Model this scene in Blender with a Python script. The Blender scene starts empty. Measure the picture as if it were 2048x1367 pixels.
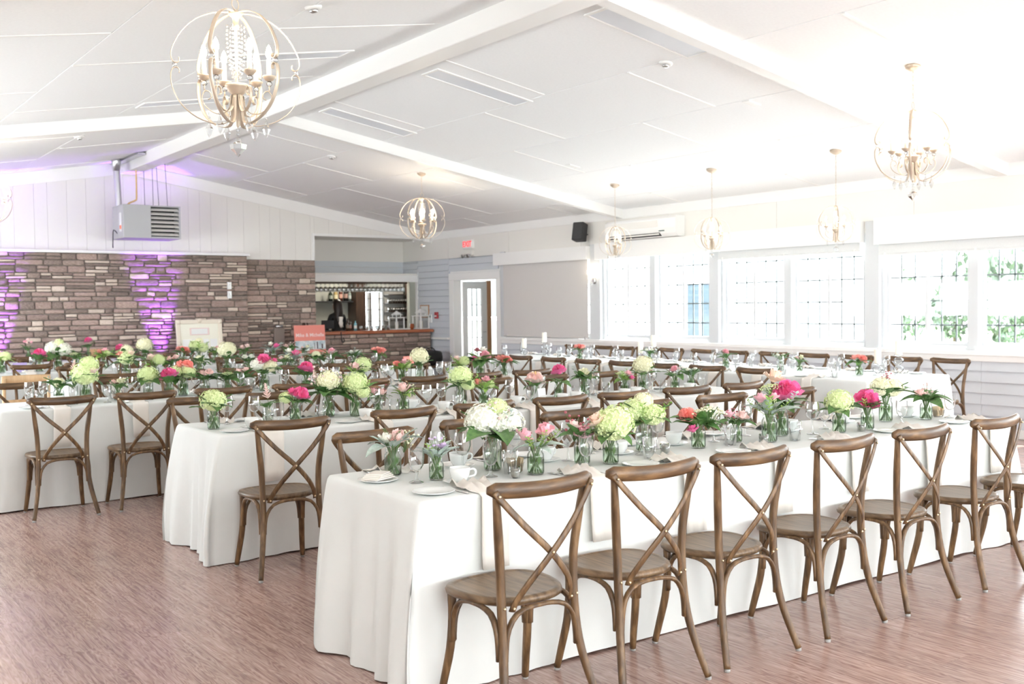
import bpy, math, random
from math import pi, sin, cos, exp
from mathutils import Vector, Matrix, Euler

# ------------------------------------------------------------------ camera, sky, light, exposure
SC = bpy.context.scene
COL = SC.collection
cam_d = bpy.data.cameras.new('camera')
cam_d.lens = 36.739
cam_d.sensor_width = 36.0
cam_d.clip_end = 200
cam = bpy.data.objects.new('camera', cam_d)
COL.objects.link(cam)
_r = Vector((0.81079425, -0.58520153, -0.01232282))
_d = Vector((-0.03043654, -0.02112677, -0.9993134))
_f = Vector((0.58453939, 0.81061262, -0.03494097))
cm = Matrix((( _r.x, -_d.x, -_f.x, 0.0), (_r.y, -_d.y, -_f.y, 0.0), (_r.z, -_d.z, -_f.z, 1.52), (0, 0, 0, 1)))
cam.matrix_world = cm
SC.camera = cam
cam_d.dof.use_dof = True
cam_d.dof.focus_distance = 5.2
cam_d.dof.aperture_fstop = 4.5

world = bpy.data.worlds.new('sky')
SC.world = world
world.use_nodes = True
wn = world.node_tree.nodes; wl = world.node_tree.links
for n in list(wn): wn.remove(n)
wo = wn.new('ShaderNodeOutputWorld'); bg = wn.new('ShaderNodeBackground')
tc = wn.new('ShaderNodeTexCoord'); sp = wn.new('ShaderNodeSeparateXYZ'); rp = wn.new('ShaderNodeValToRGB')
rp.color_ramp.elements[0].position = 0.0; rp.color_ramp.elements[0].color = (0.90, 0.975, 1.0, 1)
rp.color_ramp.elements[1].position = 1.0; rp.color_ramp.elements[1].color = (0.78, 0.90, 1.0, 1)
wl.new(tc.outputs['Generated'], sp.inputs[0]); wl.new(sp.outputs['Z'], rp.inputs[0]); wl.new(rp.outputs[0], bg.inputs[0])
bg.inputs[1].default_value = 1.0
sun_d = bpy.data.lights.new('sun', 'SUN'); sun_d.energy = 1.0; sun_d.angle = 0.02; sun_d.color = (1, .97, .93)
sun = bpy.data.objects.new('sun', sun_d); COL.objects.link(sun); sun.rotation_euler = (0, math.radians(24), math.radians(-20))
wl.new(bg.outputs[0], wo.inputs[0])

SC.view_settings.view_transform = 'Standard'
SC.view_settings.look = 'None'
SC.view_settings.gamma = 1.0
SC.view_settings.use_curve_mapping = False
SC.view_settings.exposure = 4.40
SC.cycles.use_denoising = True
SC.cycles.max_bounces = 10
SC.cycles.diffuse_bounces = 7
SC.cycles.glossy_bounces = 3
SC.cycles.transparent_max_bounces = 24
SC.cycles.transmission_bounces = 4
SC.cycles.caustics_reflective = False
SC.cycles.caustics_refractive = False
SC.cycles.sample_clamp_indirect = 4.0

def area(name, loc, rot, sx, sy, portal=True, power=0, color=(1, 1, 1)):
    l = bpy.data.lights.new(name, 'AREA'); l.shape = 'RECTANGLE'; l.size = sx; l.size_y = sy
    l.energy = power; l.color = color
    l.cycles.is_portal = portal
    o = bpy.data.objects.new(name, l); COL.objects.link(o); o.location = loc; o.rotation_euler = rot
    return o
# portals: they only tell the renderer where the sky comes in (the modelled wall openings)
area('window_portal', (11.24, 9.10, 1.62), (0, pi/2, 0), 1.3, 7.9)
area('window_portal', (11.24, 3.0, 1.62), (0, pi/2, 0), 1.3, 9.4)
area('window_portal', (-1.10, 12.65, 1.55), (0, -pi/2, 0), .80, 9.3)
area('window_portal', (4.6, -3.15, 1.52), (pi/2, 0, 0), 11.0, 1.45)

# ------------------------------------------------------------------ room dimensions (metres)
W = 11.1; YG = 18.15; RX = 5.12; LX = -0.95; YB = -3.0; SL = 0.1693; ZW = 3.0
ZR = ZW + SL * (W - RX)
def zc(x): return ZR - SL * abs(x - RX)

# ------------------------------------------------------------------ materials
def mat(name, col, rough=0.6, metal=0.0, spec=0.5, emit=None, es=0.0, sheen=0.0, rnd=0.0, coat=0.0):
    m = bpy.data.materials.new(name); m.use_nodes = True
    b = m.node_tree.nodes['Principled BSDF']
    b.inputs['Base Color'].default_value = (*col, 1); b.inputs['Roughness'].default_value = rough
    b.inputs['Metallic'].default_value = metal; b.inputs['Specular IOR Level'].default_value = spec
    b.inputs['Coat Weight'].default_value = coat
    if sheen: b.inputs['Sheen Weight'].default_value = sheen
    if emit:
        b.inputs['Emission Color'].default_value = (*emit, 1); b.inputs['Emission Strength'].default_value = es
    if rnd:
        nt = m.node_tree
        oi = nt.nodes.new('ShaderNodeObjectInfo'); h = nt.nodes.new('ShaderNodeHueSaturation')
        mr = nt.nodes.new('ShaderNodeMapRange'); mr.inputs['To Min'].default_value = 1 - rnd; mr.inputs['To Max'].default_value = 1 + rnd
        nt.links.new(oi.outputs['Random'], mr.inputs['Value']); nt.links.new(mr.outputs[0], h.inputs['Value'])
        h.inputs['Color'].default_value = (*col, 1); nt.links.new(h.outputs[0], b.inputs['Base Color'])
    return m
def noise_mat(name, c1, c2, scale=(1, 1, 1), nscale=8, rough=0.6, bump=0.0, detail=6, coords='Object', rnd=0.0, spec=0.5, lo=0.3, hi=0.7, metal=0.0, c3=None):
    m = mat(name, c1, rough, metal, spec); nt = m.node_tree; b = nt.nodes['Principled BSDF']
    tc = nt.nodes.new('ShaderNodeTexCoord'); mp = nt.nodes.new('ShaderNodeMapping'); mp.inputs['Scale'].default_value = scale
    nz = nt.nodes.new('ShaderNodeTexNoise'); nz.inputs['Scale'].default_value = nscale; nz.inputs['Detail'].default_value = detail
    r = nt.nodes.new('ShaderNodeValToRGB'); r.color_ramp.elements[0].position = lo; r.color_ramp.elements[1].position = hi
    r.color_ramp.elements[0].color = (*c1, 1); r.color_ramp.elements[1].color = (*c2, 1)
    if c3:
        e = r.color_ramp.elements.new((lo + hi) / 2); e.color = (*c3, 1)
    nt.links.new(tc.outputs[coords], mp.inputs[0]); nt.links.new(mp.outputs[0], nz.inputs[0]); nt.links.new(nz.outputs[0], r.inputs[0])
    out = r.outputs[0]
    if rnd:
        oi = nt.nodes.new('ShaderNodeObjectInfo'); h = nt.nodes.new('ShaderNodeHueSaturation')
        mr = nt.nodes.new('ShaderNodeMapRange'); mr.inputs['To Min'].default_value = 1 - rnd; mr.inputs['To Max'].default_value = 1 + rnd
        nt.links.new(oi.outputs['Random'], mr.inputs['Value']); nt.links.new(mr.outputs[0], h.inputs['Value']); nt.links.new(out, h.inputs['Color'])
        out = h.outputs[0]
        mm = nt.nodes.new('ShaderNodeVectorMath'); mm.operation = 'ADD'
        sc = nt.nodes.new('ShaderNodeVectorMath'); sc.operation = 'SCALE'; sc.inputs['Scale'].default_value = 37
        cx = nt.nodes.new('ShaderNodeCombineXYZ'); nt.links.new(oi.outputs['Random'], cx.inputs[0]); nt.links.new(oi.outputs['Random'], cx.inputs[1])
        nt.links.new(cx.outputs[0], sc.inputs[0]); nt.links.new(mp.outputs[0], mm.inputs[0]); nt.links.new(sc.outputs[0], mm.inputs[1]); nt.links.new(mm.outputs[0], nz.inputs[0])
    nt.links.new(out, b.inputs['Base Color'])
    if bump:
        bp = nt.nodes.new('ShaderNodeBump'); bp.inputs['Strength'].default_value = bump; bp.inputs['Distance'].default_value = 0.01
        nt.links.new(nz.outputs[0], bp.inputs['Height']); nt.links.new(bp.outputs[0], b.inputs['Normal'])
    return m
def glass_mat(name, tint=(1, 1, 1), refl=1.0, op=0.0, rough=0.02, ior=1.5):
    m = bpy.data.materials.new(name); m.use_nodes = True; nt = m.node_tree
    for n in list(nt.nodes): nt.nodes.remove(n)
    o = nt.nodes.new('ShaderNodeOutputMaterial'); t = nt.nodes.new('ShaderNodeBsdfTransparent'); g = nt.nodes.new('ShaderNodeBsdfGlossy')
    g.inputs['Roughness'].default_value = rough; t.inputs[0].default_value = (*tint, 1)
    fr = nt.nodes.new('ShaderNodeLayerWeight'); fr.inputs['Blend'].default_value = 0.18
    ad = nt.nodes.new('ShaderNodeMath'); ad.operation = 'MULTIPLY_ADD'; ad.inputs[1].default_value = 0.62 * refl; ad.inputs[2].default_value = 0.035 + op; ad.use_clamp = True
    nt.links.new(fr.outputs['Fresnel'], ad.inputs[0])
    mx = nt.nodes.new('ShaderNodeMixShader'); nt.links.new(ad.outputs[0], mx.inputs[0]); nt.links.new(t.outputs[0], mx.inputs[1]); nt.links.new(g.outputs[0], mx.inputs[2])
    nt.links.new(mx.outputs[0], o.inputs[0])
    return m

M = {}
M['ceiling'] = noise_mat('ceiling_panel_paint', (0.85, 0.855, 0.86), (0.88, 0.885, 0.89), nscale=40, rough=0.85, bump=0.05, rnd=0.008)
M['seam'] = mat('ceiling_seam', (0.55, 0.53, 0.50), 0.9)
M['white'] = mat('white_trim_paint', (0.85, 0.845, 0.83), 0.5)
M['wtrim'] = mat('window_trim_paint', (0.62, 0.635, 0.65), 0.5)
M['beam'] = mat('white_beam_paint', (0.86, 0.85, 0.83), 0.45)
M['cream'] = mat('cream_board_paint', (0.80, 0.78, 0.74), 0.55, rnd=0.01)
M['greyblue'] = mat('grey_blue_siding_paint', (0.62, 0.65, 0.69), 0.5, rnd=0.012)
M['blind'] = noise_mat('taupe_roller_fabric', (0.60, 0.575, 0.555), (0.64, 0.615, 0.595), nscale=200, rough=0.9)
M['blind_light'] = noise_mat('pale_roller_fabric', (0.68, 0.69, 0.69), (0.74, 0.75, 0.75), nscale=160, rough=0.9)
M['mortar'] = noise_mat('stone_mortar', (0.17, 0.14, 0.12), (0.27, 0.23, 0.20), nscale=30, rough=0.95)
M['stone_a'] = noise_mat('brown_stone', (0.165, 0.125, 0.105), (0.42, 0.325, 0.275), nscale=7, rough=0.85, bump=0.6, rnd=0.22, scale=(1, 1, 2.4))
M['stone_b'] = noise_mat('rose_brown_stone', (0.27, 0.19, 0.16), (0.52, 0.395, 0.34), nscale=7, rough=0.85, bump=0.6, rnd=0.18, scale=(1, 1, 2.4))
M['stone_c'] = noise_mat('cream_stone', (0.56, 0.45, 0.37), (0.76, 0.66, 0.56), nscale=9, rough=0.85, bump=0.5, rnd=0.08)
M['glass'] = glass_mat('window_glass', refl=0.5)
M['black'] = mat('black_plastic', (0.02, 0.02, 0.022), 0.5)
M['steel'] = mat('brushed_steel', (0.6, 0.6, 0.6), 0.3, 1.0)
M['galv'] = mat('galvanised_duct', (0.62, 0.62, 0.65), 0.32, 1.0)

def floor_mat():
    m = mat('rosy_wood_plank', (0.3, 0.17, 0.13), 0.24, 0, 0.6); nt = m.node_tree; b = nt.nodes['Principled BSDF']; L = nt.links
    tc = nt.nodes.new('ShaderNodeTexCoord'); oi = nt.nodes.new('ShaderNodeObjectInfo')
    cx = nt.nodes.new('ShaderNodeCombineXYZ'); ml = nt.nodes.new('ShaderNodeMath'); ml.operation = 'MULTIPLY'; ml.inputs[1].default_value = 31
    L.new(oi.outputs['Random'], ml.inputs[0]); L.new(ml.outputs[0], cx.inputs[0]); L.new(ml.outputs[0], cx.inputs[1])
    ad = nt.nodes.new('ShaderNodeVectorMath'); L.new(tc.outputs['Object'], ad.inputs[0]); L.new(cx.outputs[0], ad.inputs[1])
    mp = nt.nodes.new('ShaderNodeMapping'); mp.inputs['Scale'].default_value = (7.0, 0.9, 1); L.new(ad.outputs[0], mp.inputs[0])
    n1 = nt.nodes.new('ShaderNodeTexNoise'); n1.inputs['Scale'].default_value = 1.6; n1.inputs['Detail'].default_value = 3; L.new(mp.outputs[0], n1.inputs[0])
    # contour rings of the grain: fract of the noise height
    m2 = nt.nodes.new('ShaderNodeMath'); m2.operation = 'MULTIPLY'; m2.inputs[1].default_value = 18; L.new(n1.outputs[0], m2.inputs[0])
    fr = nt.nodes.new('ShaderNodeMath'); fr.operation = 'PINGPONG'; fr.inputs[1].default_value = 0.5; L.new(m2.outputs[0], fr.inputs[0])
    mp2 = nt.nodes.new('ShaderNodeMapping'); mp2.inputs['Scale'].default_value = (70, 3.0, 1); L.new(ad.outputs[0], mp2.inputs[0])
    n2 = nt.nodes.new('ShaderNodeTexNoise'); n2.inputs['Scale'].default_value = 1; n2.inputs['Detail'].default_value = 4; L.new(mp2.outputs[0], n2.inputs[0])
    r = nt.nodes.new('ShaderNodeValToRGB'); r.color_ramp.elements[0].color = (0.245, 0.138, 0.112, 1); r.color_ramp.elements[1].color = (0.52, 0.355, 0.305, 1)
    r.color_ramp.elements[0].position = 0.32; r.color_ramp.elements[1].position = 0.70
    mxf = nt.nodes.new('ShaderNodeMath'); mxf.operation = 'MULTIPLY_ADD'; mxf.inputs[1].default_value = 0.36; L.new(fr.outputs[0], mxf.inputs[0])
    m3 = nt.nodes.new('ShaderNodeMath'); m3.operation = 'MULTIPLY'; m3.inputs[1].default_value = 0.80; L.new(n2.outputs[0], m3.inputs[0]); L.new(m3.outputs[0], mxf.inputs[2])
    L.new(mxf.outputs[0], r.inputs[0])
    n3 = nt.nodes.new('ShaderNodeTexNoise'); n3.inputs['Scale'].default_value = 0.8; n3.inputs['Detail'].default_value = 3; L.new(mp.outputs[0], n3.inputs[0])
    hs = nt.nodes.new('ShaderNodeHueSaturation'); mr = nt.nodes.new('ShaderNodeMapRange'); mr.inputs['To Min'].default_value = 0.80; mr.inputs['To Max'].default_value = 1.22
    L.new(n3.outputs[0], mr.inputs['Value']); L.new(mr.outputs[0], hs.inputs['Value']); L.new(r.outputs[0], hs.inputs['Color'])
    hs2 = nt.nodes.new('ShaderNodeHueSaturation'); mr2 = nt.nodes.new('ShaderNodeMapRange'); mr2.inputs['To Min'].default_value = 0.96; mr2.inputs['To Max'].default_value = 1.04
    L.new(oi.outputs['Random'], mr2.inputs['Value']); L.new(mr2.outputs[0], hs2.inputs['Value']); L.new(hs.outputs[0], hs2.inputs['Color'])
    L.new(hs2.outputs[0], b.inputs['Base Color'])
    bp = nt.nodes.new('ShaderNodeBump'); bp.inputs['Strength'].default_value = 0.12; bp.inputs['Distance'].default_value = 0.003
    L.new(n2.outputs[0], bp.inputs['Height']); L.new(bp.outputs[0], b.inputs['Normal'])
    b.inputs['Roughness'].default_value = 0.25
    return m
M['floor'] = floor_mat()

# ------------------------------------------------------------------ mesh building
class MB:
    def __init__(s): s.v = []; s.f = []; s.m = []; s.mi = 0; s.sm = []
    def add(s, vs, fs, smooth=False):
        o = len(s.v); s.v += [tuple(v) for v in vs]
        for f in fs: s.f.append(tuple(i + o for i in f)); s.m.append(s.mi); s.sm.append(smooth)
        return s
    def box(s, x0, x1, y0, y1, z0, z1, M4=None):
        vs = [Vector(p) for p in ((x0,y0,z0),(x1,y0,z0),(x1,y1,z0),(x0,y1,z0),(x0,y0,z1),(x1,y0,z1),(x1,y1,z1),(x0,y1,z1))]
        if M4: vs = [M4 @ v for v in vs]
        return s.add(vs, [(0,3,2,1),(4,5,6,7),(0,1,5,4),(1,2,6,5),(2,3,7,6),(3,0,4,7)])
    def bbox(s, x0, x1, y0, y1, z0, z1, b=0.005):
        # box with chamfered edges
        def ring(x0,x1,y0,y1,z,c): return [(x0+c,y0,z),(x1-c,y0,z),(x1,y0+c,z),(x1,y1-c,z),(x1-c,y1,z),(x0+c,y1,z),(x0,y1-c,z),(x0,y0+c,z)]
        vs = ring(x0+b,x1-b,y0+b,y1-b,z0,b*.3) + ring(x0,x1,y0,y1,z0+b,b) + ring(x0,x1,y0,y1,z1-b,b) + ring(x0+b,x1-b,y0+b,y1-b,z1,b*.3)
        fs = [tuple(range(7,-1,-1)), tuple(range(24,32))]
        for k in range(3):
            for i in range(8): fs.append((k*8+i, k*8+(i+1)%8, k*8+8+(i+1)%8, k*8+8+i))
        return s.add(vs, fs)
    def lathe(s, prof, n=16, c=(0,0,0), cap=True, smooth=True):
        vs = []; fs = []
        for r, z in prof:
            for i in range(n):
                a = 2*pi*i/n; vs.append((c[0]+r*cos(a), c[1]+r*sin(a), c[2]+z))
        for k in range(len(prof)-1):
            for i in range(n): fs.append((k*n+i, k*n+(i+1)%n, (k+1)*n+(i+1)%n, (k+1)*n+i))
        s.add(vs, fs, smooth)
        if cap:
            o = len(s.v) - len(vs)
            if prof[0][0] > 1e-4: s.f.append(tuple(o+i for i in range(n-1,-1,-1))); s.m.append(s.mi); s.sm.append(False)
            if prof[-1][0] > 1e-4: s.f.append(tuple(o+(len(prof)-1)*n+i for i in range(n))); s.m.append(s.mi); s.sm.append(False)
        return s
    def tube(s, pts, r, n=8, flat=None, up=None, cap=True):
        """pts: centres; r: radius or list; flat=(a,b): elliptical scale (side, up)"""
        pts = [Vector(p) for p in pts]; N = len(pts)
        if not isinstance(r, (list, tuple)): r = [r]*N
        a, b = flat or (1, 1)
        up = Vector(up) if up else Vector((0, 0, 1))
        T = [(pts[min(i+1,N-1)]-pts[max(i-1,0)]).normalized() for i in range(N)]
        u0 = up - T[0]*up.dot(T[0])
        if u0.length < 1e-3: u0 = Vector((1,0,0)) - T[0]*T[0].x
        u0.normalize(); vs = []; fs = []
        for i in range(N):
            u0 = (u0 - T[i]*u0.dot(T[i])).normalized(); sd = T[i].cross(u0)
            for k in range(n):
                t = 2*pi*k/n; vs.append(pts[i] + sd*(cos(t)*r[i]*a) + u0*(sin(t)*r[i]*b))
        for i in range(N-1):
            for k in range(n): fs.append((i*n+k, i*n+(k+1)%n, (i+1)*n+(k+1)%n, (i+1)*n+k))
        if cap: fs += [tuple(range(n-1,-1,-1)), tuple((N-1)*n+k for k in range(n))]
        return s.add(vs, fs, True)
    def sphere(s, c, r, nu=10, nv=6, sc=(1,1,1)):
        vs = []; fs = []
        for j in range(nv+1):
            p = pi*j/nv
            for i in range(nu):
                a = 2*pi*i/nu; vs.append((c[0]+r*sc[0]*sin(p)*cos(a), c[1]+r*sc[1]*sin(p)*sin(a), c[2]+r*sc[2]*cos(p)))
        for j in range(nv):
            for i in range(nu): fs.append((j*nu+i, (j+1)*nu+i, (j+1)*nu+(i+1)%nu, j*nu+(i+1)%nu))
        return s.add(vs, fs, True)
    def mesh(s, name, *mats):
        me = bpy.data.meshes.new(name); me.from_pydata(s.v, [], s.f)
        for m in mats: me.materials.append(m)
        me.polygons.foreach_set('material_index', s.m); me.polygons.foreach_set('use_smooth', s.sm)
        me.update()
        return me
def smooth_pts(pts, n=4):
    """Catmull-Rom through pts"""
    P = [Vector(p) for p in pts]; out = []
    for i in range(len(P)-1):
        p0 = P[max(i-1,0)]; p1 = P[i]; p2 = P[i+1]; p3 = P[min(i+2,len(P)-1)]
        for k in range(n):
            t = k/n
            out.append(0.5*((2*p1)+(p2-p0)*t+(2*p0-5*p1+4*p2-p3)*t*t+(3*p1-p0-3*p2+p3)*t**3))
    out.append(P[-1]); return out
def link(name, data, parent=None, loc=(0,0,0), rot=(0,0,0), scale=(1,1,1)):
    o = bpy.data.objects.new(name, data); COL.objects.link(o)
    if parent: o.parent = parent
    o.location = loc; o.rotation_euler = rot; o.scale = scale
    return o
def tag(o, label, cat, group=None, kind=None):
    if label: o['label'] = label
    if cat: o['category'] = cat
    if group: o['group'] = group
    if kind: o['kind'] = kind
    return o
def thing(name, label, cat, loc=(0,0,0), rot=(0,0,0), group=None, scale=(1,1,1)):
    return tag(link(name, None, None, loc, rot, scale), label, cat, group)
def struct(name, me, label=None, parent=None, loc=(0,0,0)):
    o = link(name, me, parent, loc)
    if not parent:
        o['kind'] = 'structure'
        if label: o['label'] = label
    return o
def quick_box(name, x0, x1, y0, y1, z0, z1, m): return MB().box(x0,x1,y0,y1,z0,z1).mesh(name, m)
ORD = ['first','second','third','fourth','fifth','sixth','seventh','eighth','ninth','tenth','eleventh','twelfth','thirteenth','fourteenth','fifteenth','sixteenth','seventeenth','eighteenth','nineteenth','twentieth','twenty-first','twenty-second','twenty-third','twenty-fourth']
RND = random.Random(7)

# ------------------------------------------------------------------ SETTING: floor
fl = struct('floor', MB().box(LX-0.3, 20, YB-0.3, 22, -0.12, -0.012).mesh('floor', M['seam']), 'reddish brown wood plank floor of the hall')
# planks in the part of the floor in view, one object each; beyond them the same planks joined as one part
PW, PL_ = 0.182, 1.22
def plank_mb(mb, x, y, w, l, b=0.0004): return mb.box(x+b, x+w-b, y+b, y+l-b, -0.012, 0.0)
plank_me = MB().box(0.0004, PW-0.0004, 0.0004, PL_-0.0004, -0.012, 0.0).mesh('plank', M['floor'])
rest = MB(); cnt = 0
rp_ = random.Random(3)
nx = int((20 - LX) / PW) + 1
for i in range(nx):
    x = LX + i*PW; off = rp_.random()*PL_
    j = 0
    while True:
        y = YB - PL_ + off + j*PL_; j += 1
        if y > 19.3: break
        # visible foreground floor
        a = x*0.58454 + y*0.81061; r_ = x*0.8108 - y*0.5852
        vis = (-0.3 < x < 7.6 and 1.2 < y < 8.4 and a > 2.6 and -0.58 < r_/a < 0.56)
        under = (2.3 < x < 6.2 and 3.6 < y < 4.2) or (2.6 < x and 5.9 < y) or (x > 3.6 and y > 4.4)
        if vis and not under and cnt < 295:
            link('plank', plank_me, fl, (x, y, 0)); cnt += 1
        elif x < W + 0.2 or (x < 13.2 and 15 < y):
            plank_mb(rest, x, y, PW, PL_)
o = link('plank', rest.mesh('plank_rest', M['floor']), fl); o['kind'] = 'stuff'

# ------------------------------------------------------------------ SETTING: ceiling (two slopes of panels, seams recessed)
def slope_mat(side):
    """local frame whose x runs outward from the ridge down the slope"""
    a = math.atan(SL)
    if side > 0: return Matrix.Translation((RX, 0, ZR)) @ Matrix.Rotation(a, 4, 'Y')
    return Matrix.Translation((RX, 0, ZR)) @ Matrix.Rotation(pi, 4, 'Z') @ Matrix.Rotation(a, 4, 'Y')
ce = MB()
for s in (1, -1):
    S = slope_mat(s); ce.box(0, 6.2, -21, 21, 0.015, 0.14, S)
ceil_o = struct('ceiling', ce.mesh('ceiling', M['seam']), 'white sloped panel ceiling of the hall')
k_sl = math.sqrt(1 + SL*SL)
panel_cache = {}
def panel(me_key, w, l):
    if me_key not in panel_cache:
        panel_cache[me_key] = MB().bbox(0.004, w-0.004, 0.004, l-0.004, 0, 0.016, 0.002).mesh('ceiling_panel', M['ceiling'])
    return panel_cache[me_key]
batten_me = MB().bbox(0, 1.19, -0.022, 0.022, -0.006, 0.004, 0.003).mesh('batten', M['white'])
seams_r = [0.0, (6.80-RX)*k_sl, (8.00-RX)*k_sl, (9.22-RX)*k_sl, (10.43-RX)*k_sl, (W+0.05-RX)*k_sl]
seams_l = [0.0, (RX-3.34)*k_sl, (RX-2.12)*k_sl, (RX-0.90)*k_sl, (RX-LX+0.05)*k_sl]
off_r = [1.48, 0.20, 1.30, 0.4, 1.3]; off_l = [0.5, 1.7, 0.5, 1.7, 0.5]
for s, seams, offs in ((1, seams_r, off_r), (-1, seams_l, off_l)):
    S = slope_mat(s)
    for c in range(len(seams)-1):
        x0, x1 = seams[c], seams[c+1]; w = x1-x0
        y = -4.9 + offs[c] - 0.04*0
        while y < 19.9:
            l = min(2.44, 20.0-y)
            yy = y if s > 0 else -(y+l)
            me = panel((round(w,3), round(l,3)), w, l)
            o = link('ceiling_panel', me, ceil_o); o.matrix_local = S @ Matrix.Translation((x0, yy, 0))
            if l > 2.4 and 4 < y < 18:
                o = link('batten', batten_me, ceil_o)
                o.matrix_local = S @ Matrix.Translation((x0 + (0.30 if c == 0 else 0.01), (y if s > 0 else -y), -0.001)) @ Matrix.Scale((w-(0.32 if c == 0 else 0.02))/1.19, 4, (1,0,0))
            y += l
# ridge beam, rafters, gable trims
struct('trim_1', MB().bbox(4.99, 5.25, YB, YG+1.1, 3.80, ZR+0.03, 0.006).mesh('ridge_beam', M['beam']), 'white ridge beam running the length of the ceiling')
n = 2
for y in (18.45-18.6, 6.10, 12.35):
    mb = MB()
    for s in (1, -1):
        S = slope_mat(s); L_ = (W-RX)*k_sl if s > 0 else (RX-LX)*k_sl
        y0, y1 = (y, y+0.13) if s > 0 else (-y-0.13, -y)
        mb.box(0.10, L_+0.02, y0, y1, -0.135, 0.01, S)
    if y > 0:
        struct('trim_%d' % n, mb.mesh('rafter', M['beam']), 'white rafter crossing the ceiling, %s from the camera' % ('nearer' if y < 10 else 'farther')); n += 1
mb = MB()
for s in (1, -1):
    S = slope_mat(s); L_ = (W-RX)*k_sl if s > 0 else (RX-LX)*k_sl
    y0, y1 = (YG-0.03, YG+0.02) if s > 0 else (-YG-0.02, -YG+0.03)
    mb.box(0.0, L_+0.02, y0, y1, -0.20, 0.01, S)
struct('trim_%d' % n, mb.mesh('gable_fascia', M['beam']), 'white sloping fascia board along top of gable wall'); n += 1

# ------------------------------------------------------------------ SETTING: gable wall: upright cream boards, one object each
g = MB()
# backing wall with opening for the bar recess (x 8.55 .. W, below z 2.88)
BX = 8.53; OT = 2.87
g.box(LX, BX-0.02, YG+0.02, YG+0.2, 0, 2.2).box(LX, BX-0.02, YG+0.02, YG+0.2, 2.2, 3.1)
vs = [(LX, zc(LX)), (RX, ZR), (W+0.1, zc(W+0.1)), (W+0.1, OT+0.012), (BX-0.012, OT+0.012), (BX-0.012, 2.3), (LX, 2.3)]
vs3 = [(x, YG+0.02, z) for x, z in vs] + [(x, YG+0.16, z) for x, z in vs]
N = len(vs)
g.add(vs3, [tuple(range(N-1,-1,-1)), tuple(range(N, 2*N))] + [(i, (i+1)%N, (i+1)%N+N, i+N) for i in range(N)])
gw = struct('wall_back', g.mesh('wall_back', M['cream']), 'far gable wall of cream boards above stone')
x = LX
rb = random.Random(5)
while x < W:
    w = rb.choice([0.2, 0.3, 0.3, 0.3, 0.2]); x1 = min(x+w, W)
    if x < BX < x1: x1 = BX
    z0 = 2.40 if x1 <= BX+1e-6 else OT
    if x < 3.0 and x1 > 3.0: pass
    xa, xb = x+0.0012, x1-0.0012
    mb = MB()
    pts = [(xa, z0), (xb, z0), (xb, zc(xb)-0.03)]
    if xa < RX < xb: pts.append((RX, ZR-0.03))
    pts.append((xa, zc(xa)-0.03))
    NN = len(pts); v3 = [(a, YG-0.008, b) for a, b in pts] + [(a, YG+0.02, b) for a, b in pts]
    mb.add(v3, [tuple(range(NN)), tuple(range(2*NN-1, NN-1, -1))] + [((i+1)%NN, i, i+NN, (i+1)%NN+NN) for i in range(NN)])
    link('wall_board', mb.mesh('wall_board', M['cream']), gw)
    x = x1
link('opening_trim', MB().box(BX-0.05, BX+0.0, YG-0.02, YG+0.2, 2.41, OT+0.05).box(BX, W, YG-0.02, YG+0.2, OT-0.0, OT+0.05).mesh('opening_trim', M['white']), gw)

# ------------------------------------------------------------------ stone walls
def stone_meshes(seed=1, n=10):
    out = []; r = random.Random(seed)
    for _ in range(n):
        # unit stone in x,z in [-.5,.5], front at -y; irregular rounded outline with a domed face
        nx_, ringn = 0, 12; vs = []; fs = []
        cj = [r.uniform(0.02, 0.10) for _ in range(4)]
        outline = []
        for k, (sx, sz) in enumerate(((-1,-1),(1,-1),(1,1),(-1,1))):
            c = cj[k]; ax = 0.5*sx*(1-r.uniform(0,.03)); az = 0.5*sz*(1-r.uniform(0,.10))
            p1 = (ax, az - sz*c*1.6); p2 = (ax - sx*c, az)
            outline += ([p1, p2] if k in (1, 3) else [p2, p1]) if False else ([p1, p2] if sx*sz < 0 else [p1, p2])
            nxt = ((-1,-1),(1,-1),(1,1),(-1,1))[(k+1)%4]
        # order outline by angle
        mids = [(0.5*r.uniform(.96,1.0)*sx, 0.5*r.uniform(.88,1.0)*sz) for sx, sz in ((0.12,-1),(1,0.1),(-0.1,1),(-1,-0.05))]
        outline = sorted(outline + mids, key=lambda p: math.atan2(p[1], p[0]))
        n_ = len(outline)
        def ring(sc, y, jit=0): return [(x*sc, y + r.uniform(-jit, jit), z*sc) for x, z in outline]
        vs = ring(1.0, 0) + ring(1.0, -0.6) + ring(0.9, -0.9, 0.05) + ring(0.5, -1.0, 0.12) + [(0, -1.0, 0)]
        for k in range(3):
            for i in range(n_): fs.append((k*n_+i, k*n_+(i+1)%n_, (k+1)*n_+(i+1)%n_, (k+1)*n_+i))
        for i in range(n_): fs.append((3*n_+i, 3*n_+(i+1)%n_, 4*n_))
        out.append((vs, fs))
    return out
STONES = stone_meshes()
STONE_ME = {}
for mi, mk in enumerate(('stone_a', 'stone_b', 'stone_c')):
    for k, (vs, fs) in enumerate(STONES):
        STONE_ME[(mi, k)] = MB().add(vs, fs, True).mesh('stone', M[mk])
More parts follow.
